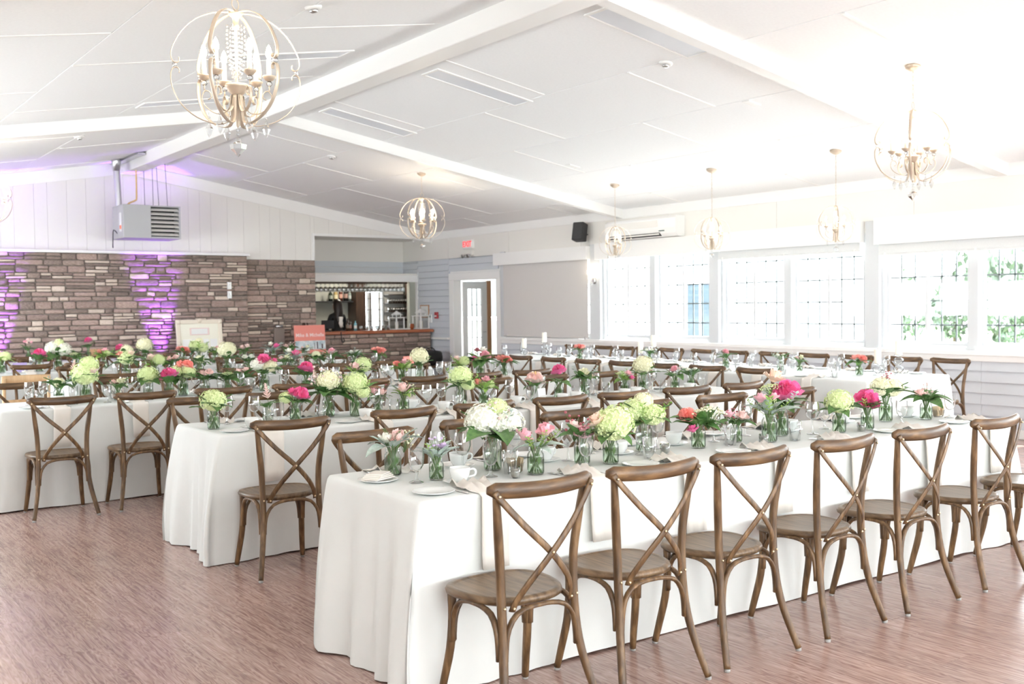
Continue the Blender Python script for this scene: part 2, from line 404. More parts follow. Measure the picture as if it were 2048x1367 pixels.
def stone_field(parent, x0, x1, z0, z1, yf, seed, ymap=None, maxn=290, vis=None, depth=0.04):
    """coursed rubble: courses of varied height; some stones split in two thin ones"""
    r = random.Random(seed); L = []
    z = z0
    while z < z1 - 0.01:
        h = r.choice([0.075, 0.095, 0.115, 0.13, 0.10]); h = min(h, z1-z)
        if z1 - z - h < 0.05: h = z1 - z
        x = x0
        while x < x1 - 0.01:
            w = r.uniform(0.14, 0.42) * (1.1 if h > 0.09 else 0.9); w = min(w, x1-x)
            if x1 - x - w < 0.08: w = x1 - x
            if h > 0.09 and r.random() < 0.42:
                hs = h*r.uniform(.4,.6); L.append((x, w, z, hs)); 
                if w > 0.24 and r.random() < .5:
                    ws = w*r.uniform(.4,.6); L.append((x, ws, z+hs, h-hs)); L.append((x+ws, w-ws, z+hs, h-hs))
                else: L.append((x, w, z+hs, h-hs))
            else: L.append((x, w, z, h))
            x += w
        z += h
    r.shuffle(L)
    pri = sorted(L, key=lambda t: 0 if (vis is None or vis(t[0]+t[1]/2, t[2]+t[3]/2)) else 1)
    rest = {0: MB(), 1: MB(), 2: MB()}
    for i, (x, w, z, h) in enumerate(pri):
        small = w*h < 0.022
        q = r.random(); mi = 2 if (small and q < .34) or q < .03 else (1 if q < .62 else 0)
        k = r.randrange(len(STONES)); d = depth*r.uniform(.7,1.25); fx = r.choice((-1, 1))
        loc = (x+w/2, yf, z+h/2); sc = ((w-0.013)*fx, d, h-0.012)
        if i < maxn:
            o = link('stone', STONE_ME[(mi, k)], parent, loc, (0, r.uniform(-.012,.012), 0), (abs(sc[0]), sc[1], sc[2]))
        else:
            vs, fs = STONES[k]
            rest[mi].add([(loc[0]+a*abs(sc[0]), loc[1]+b*sc[1], loc[2]+c*sc[2]) for a, b, c in vs], fs, True)
    for mi, mk in enumerate(('stone_a', 'stone_b', 'stone_c')):
        if rest[mi].v:
            o = link('stone', rest[mi].mesh('stone_rest', M[mk]), parent); o['kind'] = 'stuff'
YS = 17.98
ws1 = struct('wall_stone', MB().box(LX, 7.13, YS, YG+0.02, 0, 2.46).mesh('wall_stone', M['mortar']), 'projecting stone wall lit purple below the cream boards')
stone_field(ws1, LX, 7.13, 0.0, 2.46, YS, 11, vis=lambda x, z: x > 3.0 and z > 0.72)
link('cap', MB().bbox(LX, 7.17, YS-0.07, YG, 2.46, 2.505, 0.005).mesh('cap', M['white']), ws1)['label'] = 'white ledge capping the stone wall'
# return face of the step
ws2 = struct('wall_stone_right', MB().box(7.13, BX-0.01, YG-0.03, YG+0.02, 0, 2.41).mesh('wall_stone_right', M['mortar']), 'set back stone wall between projecting stone and bar')
stone_field(ws2, 7.15, BX-0.01, 0.0, 2.41, YG-0.03, 23, vis=lambda x, z: z > 0.6)
# ------------------------------------------------------------------ SETTING: right wall with windows
# openings: (y0, y1); sills at 0.95, heads at 2.36
OPEN = [(13.16, 15.56), (10.50, 12.90), (7.90, 10.33), (5.30, 7.71), (2.7, 5.1), (0.1, 2.5), (-2.5, -0.1)]
ZS, ZH = 0.95, 2.36
DY0, DY1 = 15.83, 17.31; DH = 2.03
w = MB(); WT = 0.14
def wbox(y0, y1, z0, z1): w.box(W+0.012, W+WT, y0, y1, z0, z1)
wbox(YB, DY0, 0, ZS-0.03); wbox(DY1, 18.74, 0, 3.05); wbox(18.74, 19.42, 2.166, 3.05); wbox(DY0, DY1, DH, 3.05)
ys = sorted(OPEN); prev = YB
for a, b in ys:
    wbox(prev, a, ZS-0.03, ZH); prev = b
wbox(prev, DY0, ZS-0.03, ZH); wbox(YB, DY0, ZH, 3.05)
wr = struct('wall_right', w.mesh('wall_right', M['white']), 'long window wall with grey blue siding below the sills')
# lap siding below the sill, one board per course and bay; around the door up to z 2.46
def siding(parent, y0, y1, z0, z1, h=0.125, lab=None):
    z = z0
    while z < z1 - 0.005:
        hh = min(h, z1-z); mb = MB()
        vs = [(W-0.026, y0, z), (W-0.026, y1, z), (W-0.003, y1, z+hh-.004), (W-0.003, y0, z+hh-.004), (W+0.012, y0, z), (W+0.012, y1, z), (W+0.012, y1, z+hh), (W+0.012, y0, z+hh)]
        mb.add(vs, [(0,3,2,1),(4,5,6,7),(0,1,5,4),(3,7,6,2),(0,4,7,3),(1,2,6,5)])
        link('siding_board', mb.mesh('siding_board', M['greyblue']), parent); z += hh
for y0, y1 in ((YB, 2.0), (2.0, 6.4), (6.4, 10.6), (10.6, 15.7)): siding(wr, y0+0.001, y1-0.001, 0.10, 0.90)
siding(wr, 17.47, 18.67, 0.10, 2.46); siding(wr, 18.67, 19.28, 2.17, 2.46); siding(wr, 15.78, 17.47, 2.20, 2.46)
struct('baseboard_right', MB().bbox(W-0.025, W+0.01, YB, 15.72, 0, 0.10, 0.004).bbox(W-0.025, W+0.01, 17.47, 18.1, 0, 0.10, 0.004).mesh('baseboard', M['white']), 'white baseboard of window wall')
struct('trim_%d' % n, MB().bbox(W-0.07, W+0.05, YB, 15.70, ZS-0.055, ZS-0.0, 0.006).bbox(W-0.03, W+0.02, YB, 15.70, ZS-0.12, ZS-0.055, 0.004).mesh('window_sill', M['white']), 'long white window sill'); n += 1
struct('trim_%d' % n, MB().bbox(W-0.06, W+0.01, 17.47, 18.12, 0.86, 0.90, 0.004).mesh('chair_rail', M['white']), 'short white rail between door and bar'); n += 1
# wide cream boards above the windows
zt = 3.0
y = YB
while y < 19.28:
    y1 = min(y + 2.05, 19.28)
    z0 = 2.46 if y1 > 15.7 else 2.36
    link('wall_board', quick_box('wall_board', W-0.004, W+0.012, y+0.003, y1-0.003, z0, zt+0.02, M['cream']), wr); y = y1
struct('trim_%d' % n, MB().bbox(W-0.02, W+0.01, YB, YG, 2.86, 3.01, 0.003).mesh('cornice', M['white']), 'white cornice board along top of window wall'); n += 1
# rafter end post / posts between the windows
posts = [(12.90, 13.16), (10.33, 10.50), (7.71, 7.90), (5.10, 5.30)]
mb = MB()
for a, b in posts: mb.bbox(W-0.03, W+0.029, a-0.004, b+0.004, ZS-.0, 2.5, 0.004)
mb.bbox(W-0.03, W+0.029, 15.556, 15.70, ZS, 2.5, 0.004)
struct('trim_%d' % n, mb.mesh('window_posts', M['wtrim']), 'white posts between the windows'); n += 1
# pelmets
for i, (a, b, z0, z1, lab) in enumerate(((13.14, 15.80, 2.255, 2.475, 'cream pelmet box above the taupe blind'), (7.93, 12.93, 2.24, 2.50, 'cream pelmet box above two middle windows'), (4.9, 7.72, 2.20, 2.52, 'cream pelmet box above window by the nearest corner'), (-2.6, 4.85, 2.20, 2.52, 'cream pelmet box nearest the camera'))):
    struct('trim_%d' % n, MB().box(W-0.12, W-0.10, a, b, z0, z1).box(W-0.0999, W, a, b, z1-0.02, z1-.0005).box(W-0.0999, W, a, a+0.02, z0, z1-.0201).box(W-0.0999, W, b-0.02, b, z0, z1-.0201).mesh('pelmet', M['white']), lab); n += 1
# windows
def make_window(idx, y0, y1, lab, muntin=True):
    t = link('window_%d' % idx, None); t['kind'] = 'structure'; t['label'] = lab
    ym = (y0+y1)/2; fr = MB(); c = 0.05
    fr.bbox(W+0.03, W+0.15, y0-.01, y0+c, ZS-.02, ZH+.02, 0.004).bbox(W+0.03, W+0.15, y1-c, y1+.01, ZS-.02, ZH+.02, 0.004)
    for p_, q_ in ((y0+c, ym-.065), (ym+.065, y1-c)): fr.box(W+0.031, W+0.149, p_, q_, ZS-.02, ZS+c).box(W+0.031, W+0.149, p_, q_, ZH-c, ZH+.02)
    fr.bbox(W-0.012, W+0.152, ym-0.065, ym+0.065, ZS, ZH+.021, 0.004)
    link('window_frame', fr.mesh('window_frame', M['wtrim']), t)
    for a, b in ((y0+c, ym-0.065), (ym+0.065, y1-c)):
        # each light: a sliding sash over a fixed one
        hm = (a+b)/2
        s = MB()
        for p, q, dx in ((a, hm+0.02, 0.05), (hm-0.02, b, 0.08)):
            s.box(W+dx, W+dx+0.025, p, p+0.035, ZS+c, ZH-c).box(W+dx, W+dx+0.025, q-0.035, q, ZS+c, ZH-c).box(W+dx+.001, W+dx+0.024, p+.035, q-.035, ZS+c, ZS+c+0.04).box(W+dx+.001, W+dx+0.024, p+.035, q-.035, ZH-c-0.04, ZH-c)
        so = link('sash', s.mesh('sash', M['wtrim']), t)
        for p, q, dx in ((a, hm, 0.062), (hm, b, 0.092)):
            link('pane', quick_box('pane', W+dx, W+dx+0.003, p+0.03, q-0.03, ZS+c+0.03, ZH-c-0.03, M['glass']), so)
            gm = MB(); nz = 5; ny = 2
            for k in range(1, ny+1): yy = p + (q-p)*k/(ny+1); gm.box(W+dx+0.004, W+dx+0.012, yy-0.009, yy+0.009, ZS+c, ZH-c)
            for k in range(1, nz): zz = ZS + (ZH-ZS)*k/nz; gm.box(W+dx+0.004, W+dx+0.012, p+0.03, q-0.03, zz-0.009, zz+0.009)
            link('muntin_grid', gm.mesh('muntin_grid', M['muntin']), so)
    return t
M['muntin'] = mat('pale_grey_muntin', (0.20, 0.24, 0.25), 0.4)
wl_ = ['window behind the lowered taupe blind', 'window farthest from camera without a blind', 'window with its blind rolled nearly up', 'window showing the green garden', 'window nearest the camera on right', 'side window out of view', 'side window by rear wall']
for i, (a, b) in enumerate(OPEN): make_window(i+1, a, b, wl_[i])
# blinds (each can be lifted off its roller)
def blind(y0, y1, z0, z1, m, label, x=W-0.06):
    t = thing('roller_blind', label, 'blind', (x, (y0+y1)/2, z1)); h = z1-z0; w2 = (y1-y0)/2
    link('blind_fabric', MB().box(-0.002, 0.002, -w2, w2, -h, 0).mesh('blind_fabric', m), t)
    link('bottom_bar', MB().bbox(-0.01, 0.01, -w2, w2, -h-0.025, -h, 0.004).mesh('bottom_bar', m), t)
    link('roller', MB().tube([(0.012, -w2, -0.0), (0.012, w2, -0.0)], 0.022, 10).mesh('roller', M['white']), t)
    for s in (-0.93, 0.0, 0.93): link('pull_ring', MB().bbox(-0.012, 0.004, s*w2-0.01, s*w2+0.01, -h-0.045, -h+0.01, 0.003).mesh('pull_ring', M['steel'] if m != M['blind_light'] else M['white']), t)
blind(13.165, 15.555, 0.985, 2.36, M['blind'], 'lowered taupe roller blind beside the door')
blind(7.95, 10.30, 2.15, 2.36, M['blind_light'], 'pale roller blind rolled high above the middle window')
blind(5.20, 7.69, 2.09, 2.36, M['blind_light'], 'pale roller blind partly lowered above the garden window')
# ------------------------------------------------------------------ door in the right wall
t = link('door_1', None); t['kind'] = 'structure'; t['label'] = 'white cased doorway with glazed door folded back'
fr = MB().bbox(W-0.03, W+0.16, DY1-.008, DY1+0.15, 0, DH-.009, 0.005).bbox(W-0.03, W+0.16, DY0-0.12, DY0+.008, 0, DH-.009, 0.005).bbox(W-0.035, W+0.165, DY0-0.12, DY1+0.15, DH-.008, DH+0.13, 0.005)
link('door_casing', fr.mesh('door_casing', M['white']), t)
M['oak'] = noise_mat('orange_oak', (0.42, 0.20, 0.09), (0.56, 0.30, 0.15), scale=(6, 6, 0.6), nscale=4, rough=0.45)
leaf = MB().box(0.0, 0.56, -0.045, 0.0, 0.01, 0.25).box(0.0, 0.10, -0.045, 0, 0.25, 1.86).box(0.44, 0.56, -0.045, 0, 0.25, 1.86).box(0, 0.56, -0.045, 0, 1.86, 2.0)
lo = link('door_leaf', leaf.mesh('door_leaf', M['white']), t, (W+0.17, DY1-0.02, 0))
link('pane', quick_box('pane', 0.10, 0.44, -0.025, -0.02, 0.25, 1.86, M['glass']), lo)
gm = MB()
for k in (1, 2): gm.box(0.10+0.34*k/3-0.004, 0.10+0.34*k/3+0.004, -0.035, -0.012, 0.25, 1.86)
for k in range(1, 5): gm.box(0.10, 0.44, -0.035, -0.012, 0.25+1.61*k/5-0.004, 0.25+1.61*k/5+0.004)
link('muntin_grid', gm.mesh('muntin_grid', M['muntin']), lo)
link('door_edge', MB().bbox(0.56, 0.66, -0.05, 0.0, 0, 2.02, 0.003).mesh('door_edge', M['oak']), lo)['label'] = 'orange oak jamb strip'
link('door_handle', MB().tube([(0.50, -0.05, 1.0), (0.50, -0.09, 1.0), (0.42, -0.09, 1.0)], 0.008, 8).lathe([(0.02,0),(0.02,0.01)], 10, (0.5,-0.05,0.995)).mesh('door_handle', M['steel']), lo)
# passage beyond the door
M['backlit'] = bpy.data.materials.new('translucent_shade'); M['backlit'].use_nodes = True
_nt = M['backlit'].node_tree
for _n in list(_nt.nodes): _nt.nodes.remove(_n)
_o = _nt.nodes.new('ShaderNodeOutputMaterial'); _t = _nt.nodes.new('ShaderNodeBsdfTranslucent'); _d2 = _nt.nodes.new('ShaderNodeBsdfDiffuse'); _m = _nt.nodes.new('ShaderNodeMixShader')
_t.inputs[0].default_value = (.24, .24, .24, 1); _d2.inputs[0].default_value = (.7, .7, .7, 1); _m.inputs[0].default_value = .5
_nt.links.new(_t.outputs[0], _m.inputs[1]); _nt.links.new(_d2.outputs[0], _m.inputs[2]); _nt.links.new(_m.outputs[0], _o.inputs[0])
p = MB().box(13.3, 13.4, 13.5, 20.9, 0, 1.25).box(13.3, 13.4, 13.5, 20.9, 2.4, 3.0).box(13.3, 13.4, 13.5, 15.2, 1.2, 2.4)
struct('ceiling_passage', MB().box(W+WT, 13.4, 13.4, 19.2, 2.6, 2.7).mesh('ceiling_passage', M['white']), 'passage ceiling beyond the doorway'); struct('wall_passage_end', MB().box(W+WT, 13.3, 13.4, 13.5, 0, 2.6).mesh('wall_passage_end', M['white']), 'end wall of the passage')
pw = struct('wall_passage', p.mesh('wall_passage', M['white']), 'pale passage wall seen through the doorway')
for k in range(9): link('siding_board', MB().bbox(13.28, 13.3, 13.5, 20.9, 0.02+k*0.13, 0.145+k*0.13, 0.003).mesh('siding_board', M['cream']), pw)
link('floor_slab', quick_box('floor_slab', W+0.1, 13.4, 13.4, 19.2, -0.012, 0.0, M['floor']), pw)
link('window_shade', MB().box(13.31, 13.315, 15.2, 20.9, 1.27, 2.4).mesh('window_shade', M['backlit']), pw)
# ------------------------------------------------------------------ left wall and rear wall (behind the camera), unseen; window openings sized to even out the light
lw = MB().box(LX-0.14, LX, YB, YG+0.1, 0, 1.15).box(LX-0.14, LX, YB, YG+0.1, 1.95, 3.1).box(LX-0.139, LX-.001, YB+.001, 8.0, 1.15, 1.95).box(LX-0.139, LX-.001, 17.3, YG+.099, 1.15, 1.95)
for y in (9.5, 12.0, 14.5): lw.box(LX-0.139, LX-.001, y, y+0.3, 1.15, 1.95)
struct('wall_left', lw.mesh('wall_left', M['white']), 'left wall out of view, window openings sized to light the room')
rw = MB().box(LX-0.14, W+0.14, YB-0.14, YB, 0, 0.8).box(LX-0.14, W+0.14, YB-0.14, YB, 2.25, 4.2)
for x in (LX-0.14, 2.6, 5.0, 7.4, 9.6): rw.box(x+.001, x+0.35 if x < 9 else W+0.139, YB-0.139, YB-.001, 0.8, 2.25)
struct('wall_rear', rw.mesh('wall_rear', M['white']), 'unseen rear wall behind the camera, window openings sized to light the room')
# ------------------------------------------------------------------ furniture materials
def wood_chair_mat():
    m = noise_mat('weathered_brown_elm', (0.050, 0.024, 0.009), (0.255, 0.150, 0.070), scale=(14, 14, 2.2), nscale=3.2, rough=0.42, bump=0.15, rnd=0.13, detail=8, lo=0.28, hi=0.74, c3=(0.128, 0.068, 0.028))
    return m
M['chair'] = wood_chair_mat()
M['rail'] = noise_mat('brown_elm_rail', (0.045, 0.022, 0.009), (0.235, 0.132, 0.058), scale=(2.2, 14, 14), nscale=3.2, rough=0.40, bump=0.15, rnd=0.13, detail=8, lo=0.28, hi=0.74, c3=(0.112, 0.058, 0.024))
M['seat'] = noise_mat('brown_elm_seat', (0.066, 0.037, 0.018), (0.235, 0.148, 0.080), scale=(16, 2.0, 14), nscale=3.0, rough=0.36, bump=0.12, rnd=0.12, detail=8, lo=0.28, hi=0.74)
M['brass'] = mat('brass_screw', (0.75, 0.62, 0.40), 0.3, 1.0)
M['glide'] = mat('clear_floor_glide', (0.35, 0.34, 0.33), 0.3)
M['cloth'] = noise_mat('ivory_tablecloth', (0.72, 0.735, 0.72), (0.75, 0.765, 0.75), nscale=5, rough=0.9, bump=0.35, detail=3)
M['napkin'] = mat('cream_napkin', (0.78, 0.735, 0.68), 0.9)
M['china'] = mat('white_china', (0.78, 0.79, 0.78), 0.16)
M['cutlery'] = mat('polished_cutlery', (0.72, 0.71, 0.70), 0.16, 1.0)
M['crystal'] = glass_mat('drinking_glass', tint=(0.97, 0.98, 0.98), refl=1.8, op=0.07)
M['jar'] = glass_mat('jar_glass', tint=(0.95, 0.97, 0.945), refl=1.2, op=0.02)
M['stemware'] = glass_mat('bar_stemware', tint=(.9, .92, .92), refl=2.0, op=.30, rough=.15)
M['water'] = glass_mat('jar_water', tint=(0.84, 0.90, 0.83), refl=0.5)
M['wax'] = mat('ivory_wax', (0.88, 0.84, 0.74), 0.5)
M['wax'].node_tree.nodes['Principled BSDF'].inputs['Subsurface Weight'].default_value = 0.0

# ------------------------------------------------------------------ cross-back chair
def chair_parts():
    P = []
    def leg(sx, rear):
        mb = MB()
        if rear: pts = [(.222*sx,-.245,0.012),(.208*sx,-.222,.08),(.187*sx,-.188,.19),(.172*sx,-.165,.31),(.168*sx,-.152,.45),(.172*sx,-.150,.60),(.188*sx,-.163,.74),(.203*sx,-.176,.862)]
        else: pts = [(.206*sx,.205,0.012),(.196*sx,.186,.10),(.185*sx,.160,.22),(.180*sx,.150,.34),(.182*sx,.150,.432)]
        sp_ = smooth_pts(pts, 3); nn = len(sp_)
        rr = [0.0145 + 0.003*min(1, i/(nn*0.4)) for i in range(nn)]
        if rear: rr = [r if sp_[i].z < 0.7 else 0.0175 - 0.004*(sp_[i].z-0.7)/0.16 for i, r in enumerate(rr)]
        mb.tube(sp_, rr, 8)
        mb.mi = 1; mb.lathe([(0.012, 0), (0.013, 0.004), (0.012, 0.014)], 8, (pts[0][0], pts[0][1], 0.0))
        mb.mi = 2
        if rear:
            mb.sphere((.168*sx, -.172, .44), .0055, 6, 4)
        return mb.mesh('leg', M['chair'], M['glide'], M['brass'])
    for sx in (-1, 1): P.append(('leg', leg(sx, True))); P.append(('leg', leg(sx, False)))
    # seat: rounded trapezoid, rolled edge, shallow dish with a groove
    mb = MB(); n = 28; rings = []
    def outline(s):
        o = []
        for i in range(n):
            a = 2*pi*i/n; ca, sa = cos(a), sin(a); p = 2.9
            x = abs(ca)**(2/p)*(1 if ca > 0 else -1); y = abs(sa)**(2/p)*(1 if sa > 0 else -1)
            hw = 0.208 + 0.026*y - 0.012*max(0, -y)
            o.append((x*hw*s, 0.038 + y*0.193*s))
        return o
    lv = [(0.93, .427), (1.0, .436), (1.012, .447), (0.985, .459), (0.90, .4615), (0.875, .4585), (0.84, .4575), (0.5, .4555), (0.15, .455)]
    vs = []; fs = []
    for s, z in lv: vs += [(x, y, z) for x, y in outline(s)]
    for k in range(len(lv)-1):
        for i in range(n): fs.append((k*n+i, k*n+(i+1)%n, (k+1)*n+(i+1)%n, (k+1)*n+i))
    fs.append(tuple(range(n-1,-1,-1))); fs.append(tuple((len(lv)-1)*n+i for i in range(n)))
    mb.add(vs, fs, True); P.append(('seat', mb.mesh('seat', M['seat'])))
    # curved top rail with rounded ends
    mb = MB(); pts = []; rr = []
    for i in range(17):
        t = i/16*2-1; pts.append((.240*t, -.212 + .040*t*t, .862 + .010*t*t)); e = 1-abs(t)
        rr.append(1.0 if e > .12 else (0.45 + 0.55*math.sqrt(max(0, 1-(1-e/.12)**2))))
    mb.tube(pts, rr, 10, flat=(0.0165, 0.030)); P.append(('top_rail', mb.mesh('top_rail', M['rail'])))
    # crossed flat slats
    for sx in (-1, 1):
        mb = MB()
        pts = smooth_pts([(.222*sx,-.198,.868),(.20*sx,-.206,.835),(.11*sx,-.226,.735),(0,-.234 - .004*sx,.632),(-.085*sx,-.216,.535),(-.128*sx,-.186,.462),(-.136*sx,-.172,.425)], 3)
        mb.tube(pts, 1.0, 6, flat=(0.0035, 0.0135) if False else (0.0135, 0.0038), up=(0, -1, 0))
        mb.mi = 1
        for c in ((.212*sx, -.212, .852), (-.133*sx, -.182, .437)): mb.sphere(c, .006, 6, 4)
        if sx > 0: mb.sphere((0, -.243, .632), .006, 6, 4)
        P.append(('cross_slat', mb.mesh('cross_slat', M['chair'], M['brass'])))
    # bentwood arches below the seat
    def arch(p, q, inset, outz=.25):
        p = Vector(p); q = Vector(q); d = (q-p); c = []
        for t, z in ((0.055, outz), (0.065, outz+.06), (0.10, outz+.115), (0.20, outz+.160), (0.36, outz+.176), (0.5, outz+.178), (0.64, outz+.176), (0.80, outz+.160), (0.90, outz+.115), (0.935, outz+.06), (0.945, outz)):
            v = p + d*t; v.z = z; c.append(v)
        return MB().tube(smooth_pts(c, 2), 1.0, 6, flat=(0.0095, 0.0135), up=(d.y, -d.x, 0)).mesh('arch_brace', M['chair'])
    P.append(('arch_brace', arch((-.185,-.168,0), (.185,-.168,0), 0)))
    P.append(('arch_brace', arch((-.190,.158,0), (.190,.158,0), 0)))
    P.append(('arch_brace', arch((-.182,-.172,0), (-.186,.160,0), 0)))
    P.append(('arch_brace', arch((.182,-.172,0), (.186,.160,0), 0)))
    return P
CHAIR = chair_parts()
def place_chair(x, y, rz, label, group, parts=None):
    t = thing('cross_back_chair', label, 'chair', (x, y, 0), (0, 0, rz), group)
    for n_, me in (parts or CHAIR): link(n_, me, t)
    return t

# ------------------------------------------------------------------ tables with cloths
def cloth_mesh(x0, x1, y0, y1, seed, zt=0.765, flare=0.22, push=()):
    r = random.Random(seed); c = 0.035; mb = MB()
    pts = []; nrm = []; cd = []; step = 0.035
    corners = ((x1-c, y0+c, -pi/2), (x1-c, y1-c, 0), (x0+c, y1-c, pi/2), (x0+c, y0+c, pi))
    for k, (cx, cy, a0) in enumerate(corners):
        for i in range(6):
            a = a0 + (pi/2)*i/5; pts.append((cx+c*cos(a), cy+c*sin(a))); nrm.append((cos(a), sin(a)))
        nx_, ny_, na = corners[(k+1)%4]
        sx, sy = pts[-1]; ex, ey = (nx_+c*cos(na), ny_+c*sin(na)); L = math.hypot(ex-sx, ey-sy); m = max(2, int(L/step))
        for i in range(1, m): t = i/m; pts.append((sx+(ex-sx)*t, sy+(ey-sy)*t)); nrm.append((cos(a0+pi/2), sin(a0+pi/2)))
    cs = [(x0, y0), (x1, y0), (x1, y1), (x0, y1)]
    N = len(pts); ph = [r.uniform(0, 6.28) for _ in range(6)]; asym = [r.uniform(.8, 1.25) for _ in range(4)]
    H = zt - 0.012; lv = [0, .012, .04, .10, .18, .28, .38, .48, .58, .68, .78, .86, .93, 1.0]; vs = []; fs = []
    for t in lv:
        for i in range(N):
            x, y = pts[i]; nx_, ny_ = nrm[i]
            dists = [math.hypot(x-a, y-b) for a, b in cs]; k = dists.index(min(dists)); d = dists[k]
            main = exp(-(d/0.15)**2); near = exp(-(d/0.55)**2)
            s = i*step; 
            off = 0.006 + 0.010*t
            off += flare*asym[k]*main*(t**.75)*(1-.25*t**4)
            off += t**.9*near*0.062*(0.5+0.5*cos(d*2*pi/(0.17+.05*(k%2)) + ph[k] + t*1.2)) + t*0.010*(sin(s*5.1+ph[4]) + sin(s*12.7+ph[5])*0.6)*(1-near*.5)
            off -= t*(1-near)*0.006
            fold = t*main*0.02*sin(i*2.1)
            # diagonal push at the corner
            cx, cy = cs[k]; dx, dy = (1 if cx == x1 else -1), (1 if cy == y1 else -1); q = 0.7071
            w = main
            ux = nx_*(1-w) + dx*.92*w; uy = (ny_*(1-w) + dy*q*w)*(.4 if x1-x0 > y1-y0 and abs(ny_) > .3 or main > .3 else 1)
            z = zt - (0 if t == 0 else 0.004) - H*t
            if t >= .93: z = max(z, 0.008) + 0.004*sin(s*7+ph[3])*(1 if t == 1 else 0) + (0.012*main if t < 1 else 0)
            inn = 0.0 if t > 0 else -0.006
            vs.append((x+ux*(off+inn)+fold*ny_, y+uy*(off+inn)-fold*nx_, z))
    for k in range(len(lv)-1):
        for i in range(N): fs.append((k*N+i, k*N+N+i, k*N+N+(i+1)%N, k*N+(i+1)%N))
    # top
    o = len(vs); ins = 0.03
    for i in range(N):
        x, y = pts[i]; nx_, ny_ = nrm[i]; vs.append((x-nx_*ins, y-ny_*ins, zt+0.0015))
    for i in range(N): fs.append((i, (i+1)%N, o+(i+1)%N, o+i))
    fs.append(tuple(o+i for i in range(N)))
    mb.add(vs, fs, True); return mb.mesh('tablecloth', M['cloth'])
TBL = {}
def banquet(key, x0, x1, y0, y1, tdesc, seed, flare=.2):
    TBL[key] = (x0, x1, y0, y1, tdesc)
    t = thing('banquet_table', 'folding banquet table hidden under the %s ivory cloth' % tdesc, 'table', ((x0+x1)/2, (y0+y1)/2, 0), group='banquet tables')
    hx, hy = (x1-x0)/2, (y1-y0)/2
    link('table_top', MB().bbox(-hx+.03, hx-.03, -hy+.03, hy-.03, 0.72, 0.752, 0.006).mesh('table_top', M['white']), t)
    long_x = hx > hy
    for s in (-1, 1):
        for q in (-1, 1):
            px, py = (s*(hx-.22), q*(hy-.12)) if long_x else (q*(hx-.14), s*(hy-.22))
            link('leg', MB().bbox(px-.016, px+.016, py-.016, py+.016, 0.0, 0.72, 0.004).mesh('leg', M['black']), t)
    c = link('tablecloth', cloth_mesh(x0, x1, y0, y1, seed, flare=flare))
    tag(c, 'ivory floor-length cloth draped over the %s table' % tdesc, 'tablecloth', 'ivory tablecloths')
ZT = 0.767
banquet('T1', 2.06, 6.34, 3.46, 4.30, 'front', 1, .11)
banquet('T2', 2.22, 7.00, 6.05, 6.87, 'second', 2, .11)
banquet('T3', 1.45, 6.95, 8.62, 9.44, 'third', 3, .11)
banquet('T4', 2.55, 6.85, 11.22, 12.02, 'fourth', 4, .12)
banquet('T5', -0.3, 6.9, 13.78, 14.58, 'fifth', 5, .1)
banquet('T6', 1.6, 5.2, 16.25, 16.95, 'stone wall', 6, .1)
banquet('HT', 8.42, 9.78, 5.98, 13.2, 'window side', 7, .08)

rc = random.Random(12)
def row(xs, y0, face, tdesc, side):
    G = 'chairs on the %s side of the %s table' % (side, tdesc)
    for i, x in enumerate(xs):
        jx = rc.uniform(-.012, .012); jr = rc.uniform(-.05, .05); yy = y0
        if isinstance(x, tuple): x, yy = x[0], x[1]; 
        rz = (0 if face > 0 else pi) + jr
        place_chair(x+jx*0, yy, rz, 'cross-back wooden chair, %s from left on the %s side of the %s table' % (ORD[i], side, tdesc), G)
row([2.29, 2.86, 3.42, 4.05, 4.67, 5.35, 6.02], 3.185, 1, 'front', 'near')
row([(2.54, 4.55), (3.25, 4.68), (3.92, 4.65), (4.62, 4.78), (5.36, 4.80), (6.10, 4.76)], 4.6, -1, 'front', 'far')
row([(2.45, 5.72), 3.22, 3.83, 4.47, 5.05, 5.69, 6.30], 5.80, 1, 'second', 'near')
row([2.56, 3.14, 3.78, 4.44, 5.10, 5.72, 6.35], 7.22, -1, 'second', 'far')
row([1.80, 2.40, 3.02, 3.66, 4.30, 4.90, 5.52, 6.12], 8.33, 1, 'third', 'near')
row([1.86, 2.68, 3.30, 3.92, 4.55, 5.20, 5.85, 6.45], 9.82, -1, 'third', 'far')
row([2.92, 3.56, 4.20, 4.85, 5.40, 6.02], 10.93, 1, 'fourth', 'near')
row([2.95, 3.60, 4.15, 4.80, 5.45, 6.15], 12.38, -1, 'fourth', 'far')
row([0.8, 1.4, 2.0, 2.6, 3.2, 3.80, 4.45, 5.05, 5.68, 6.3], 13.50, 1, 'fifth', 'near')
row([2.4, 3.02, 3.65, 4.3, 4.95, 5.6, 6.2], 14.95, -1, 'fifth', 'far')
row([2.3, 2.95, 3.6, 4.3], 15.98, 1, 'stone wall', 'near')
for i, y in enumerate([11.14, 10.58, 9.90, 9.25, 8.65, 8.02, 7.40, 6.76]):
    place_chair(7.93, y, -pi/2 + rc.uniform(-.05, .05), 'cross-back wooden chair, %s from left on the room side of the window side table' % ORD[i], 'chairs on the room side of the window side table')
for i, y in enumerate([12.75, 12.08, 11.60, 11.1, 10.60, 9.98, 9.43, 8.78, 8.17, 7.55, 6.93, 6.37]):
    place_chair(10.23, y, pi/2 + rc.uniform(-.05, .05), 'cross-back wooden chair, %s from left along the wall beneath the windows' % ORD[i], 'chairs along the wall under the windows')
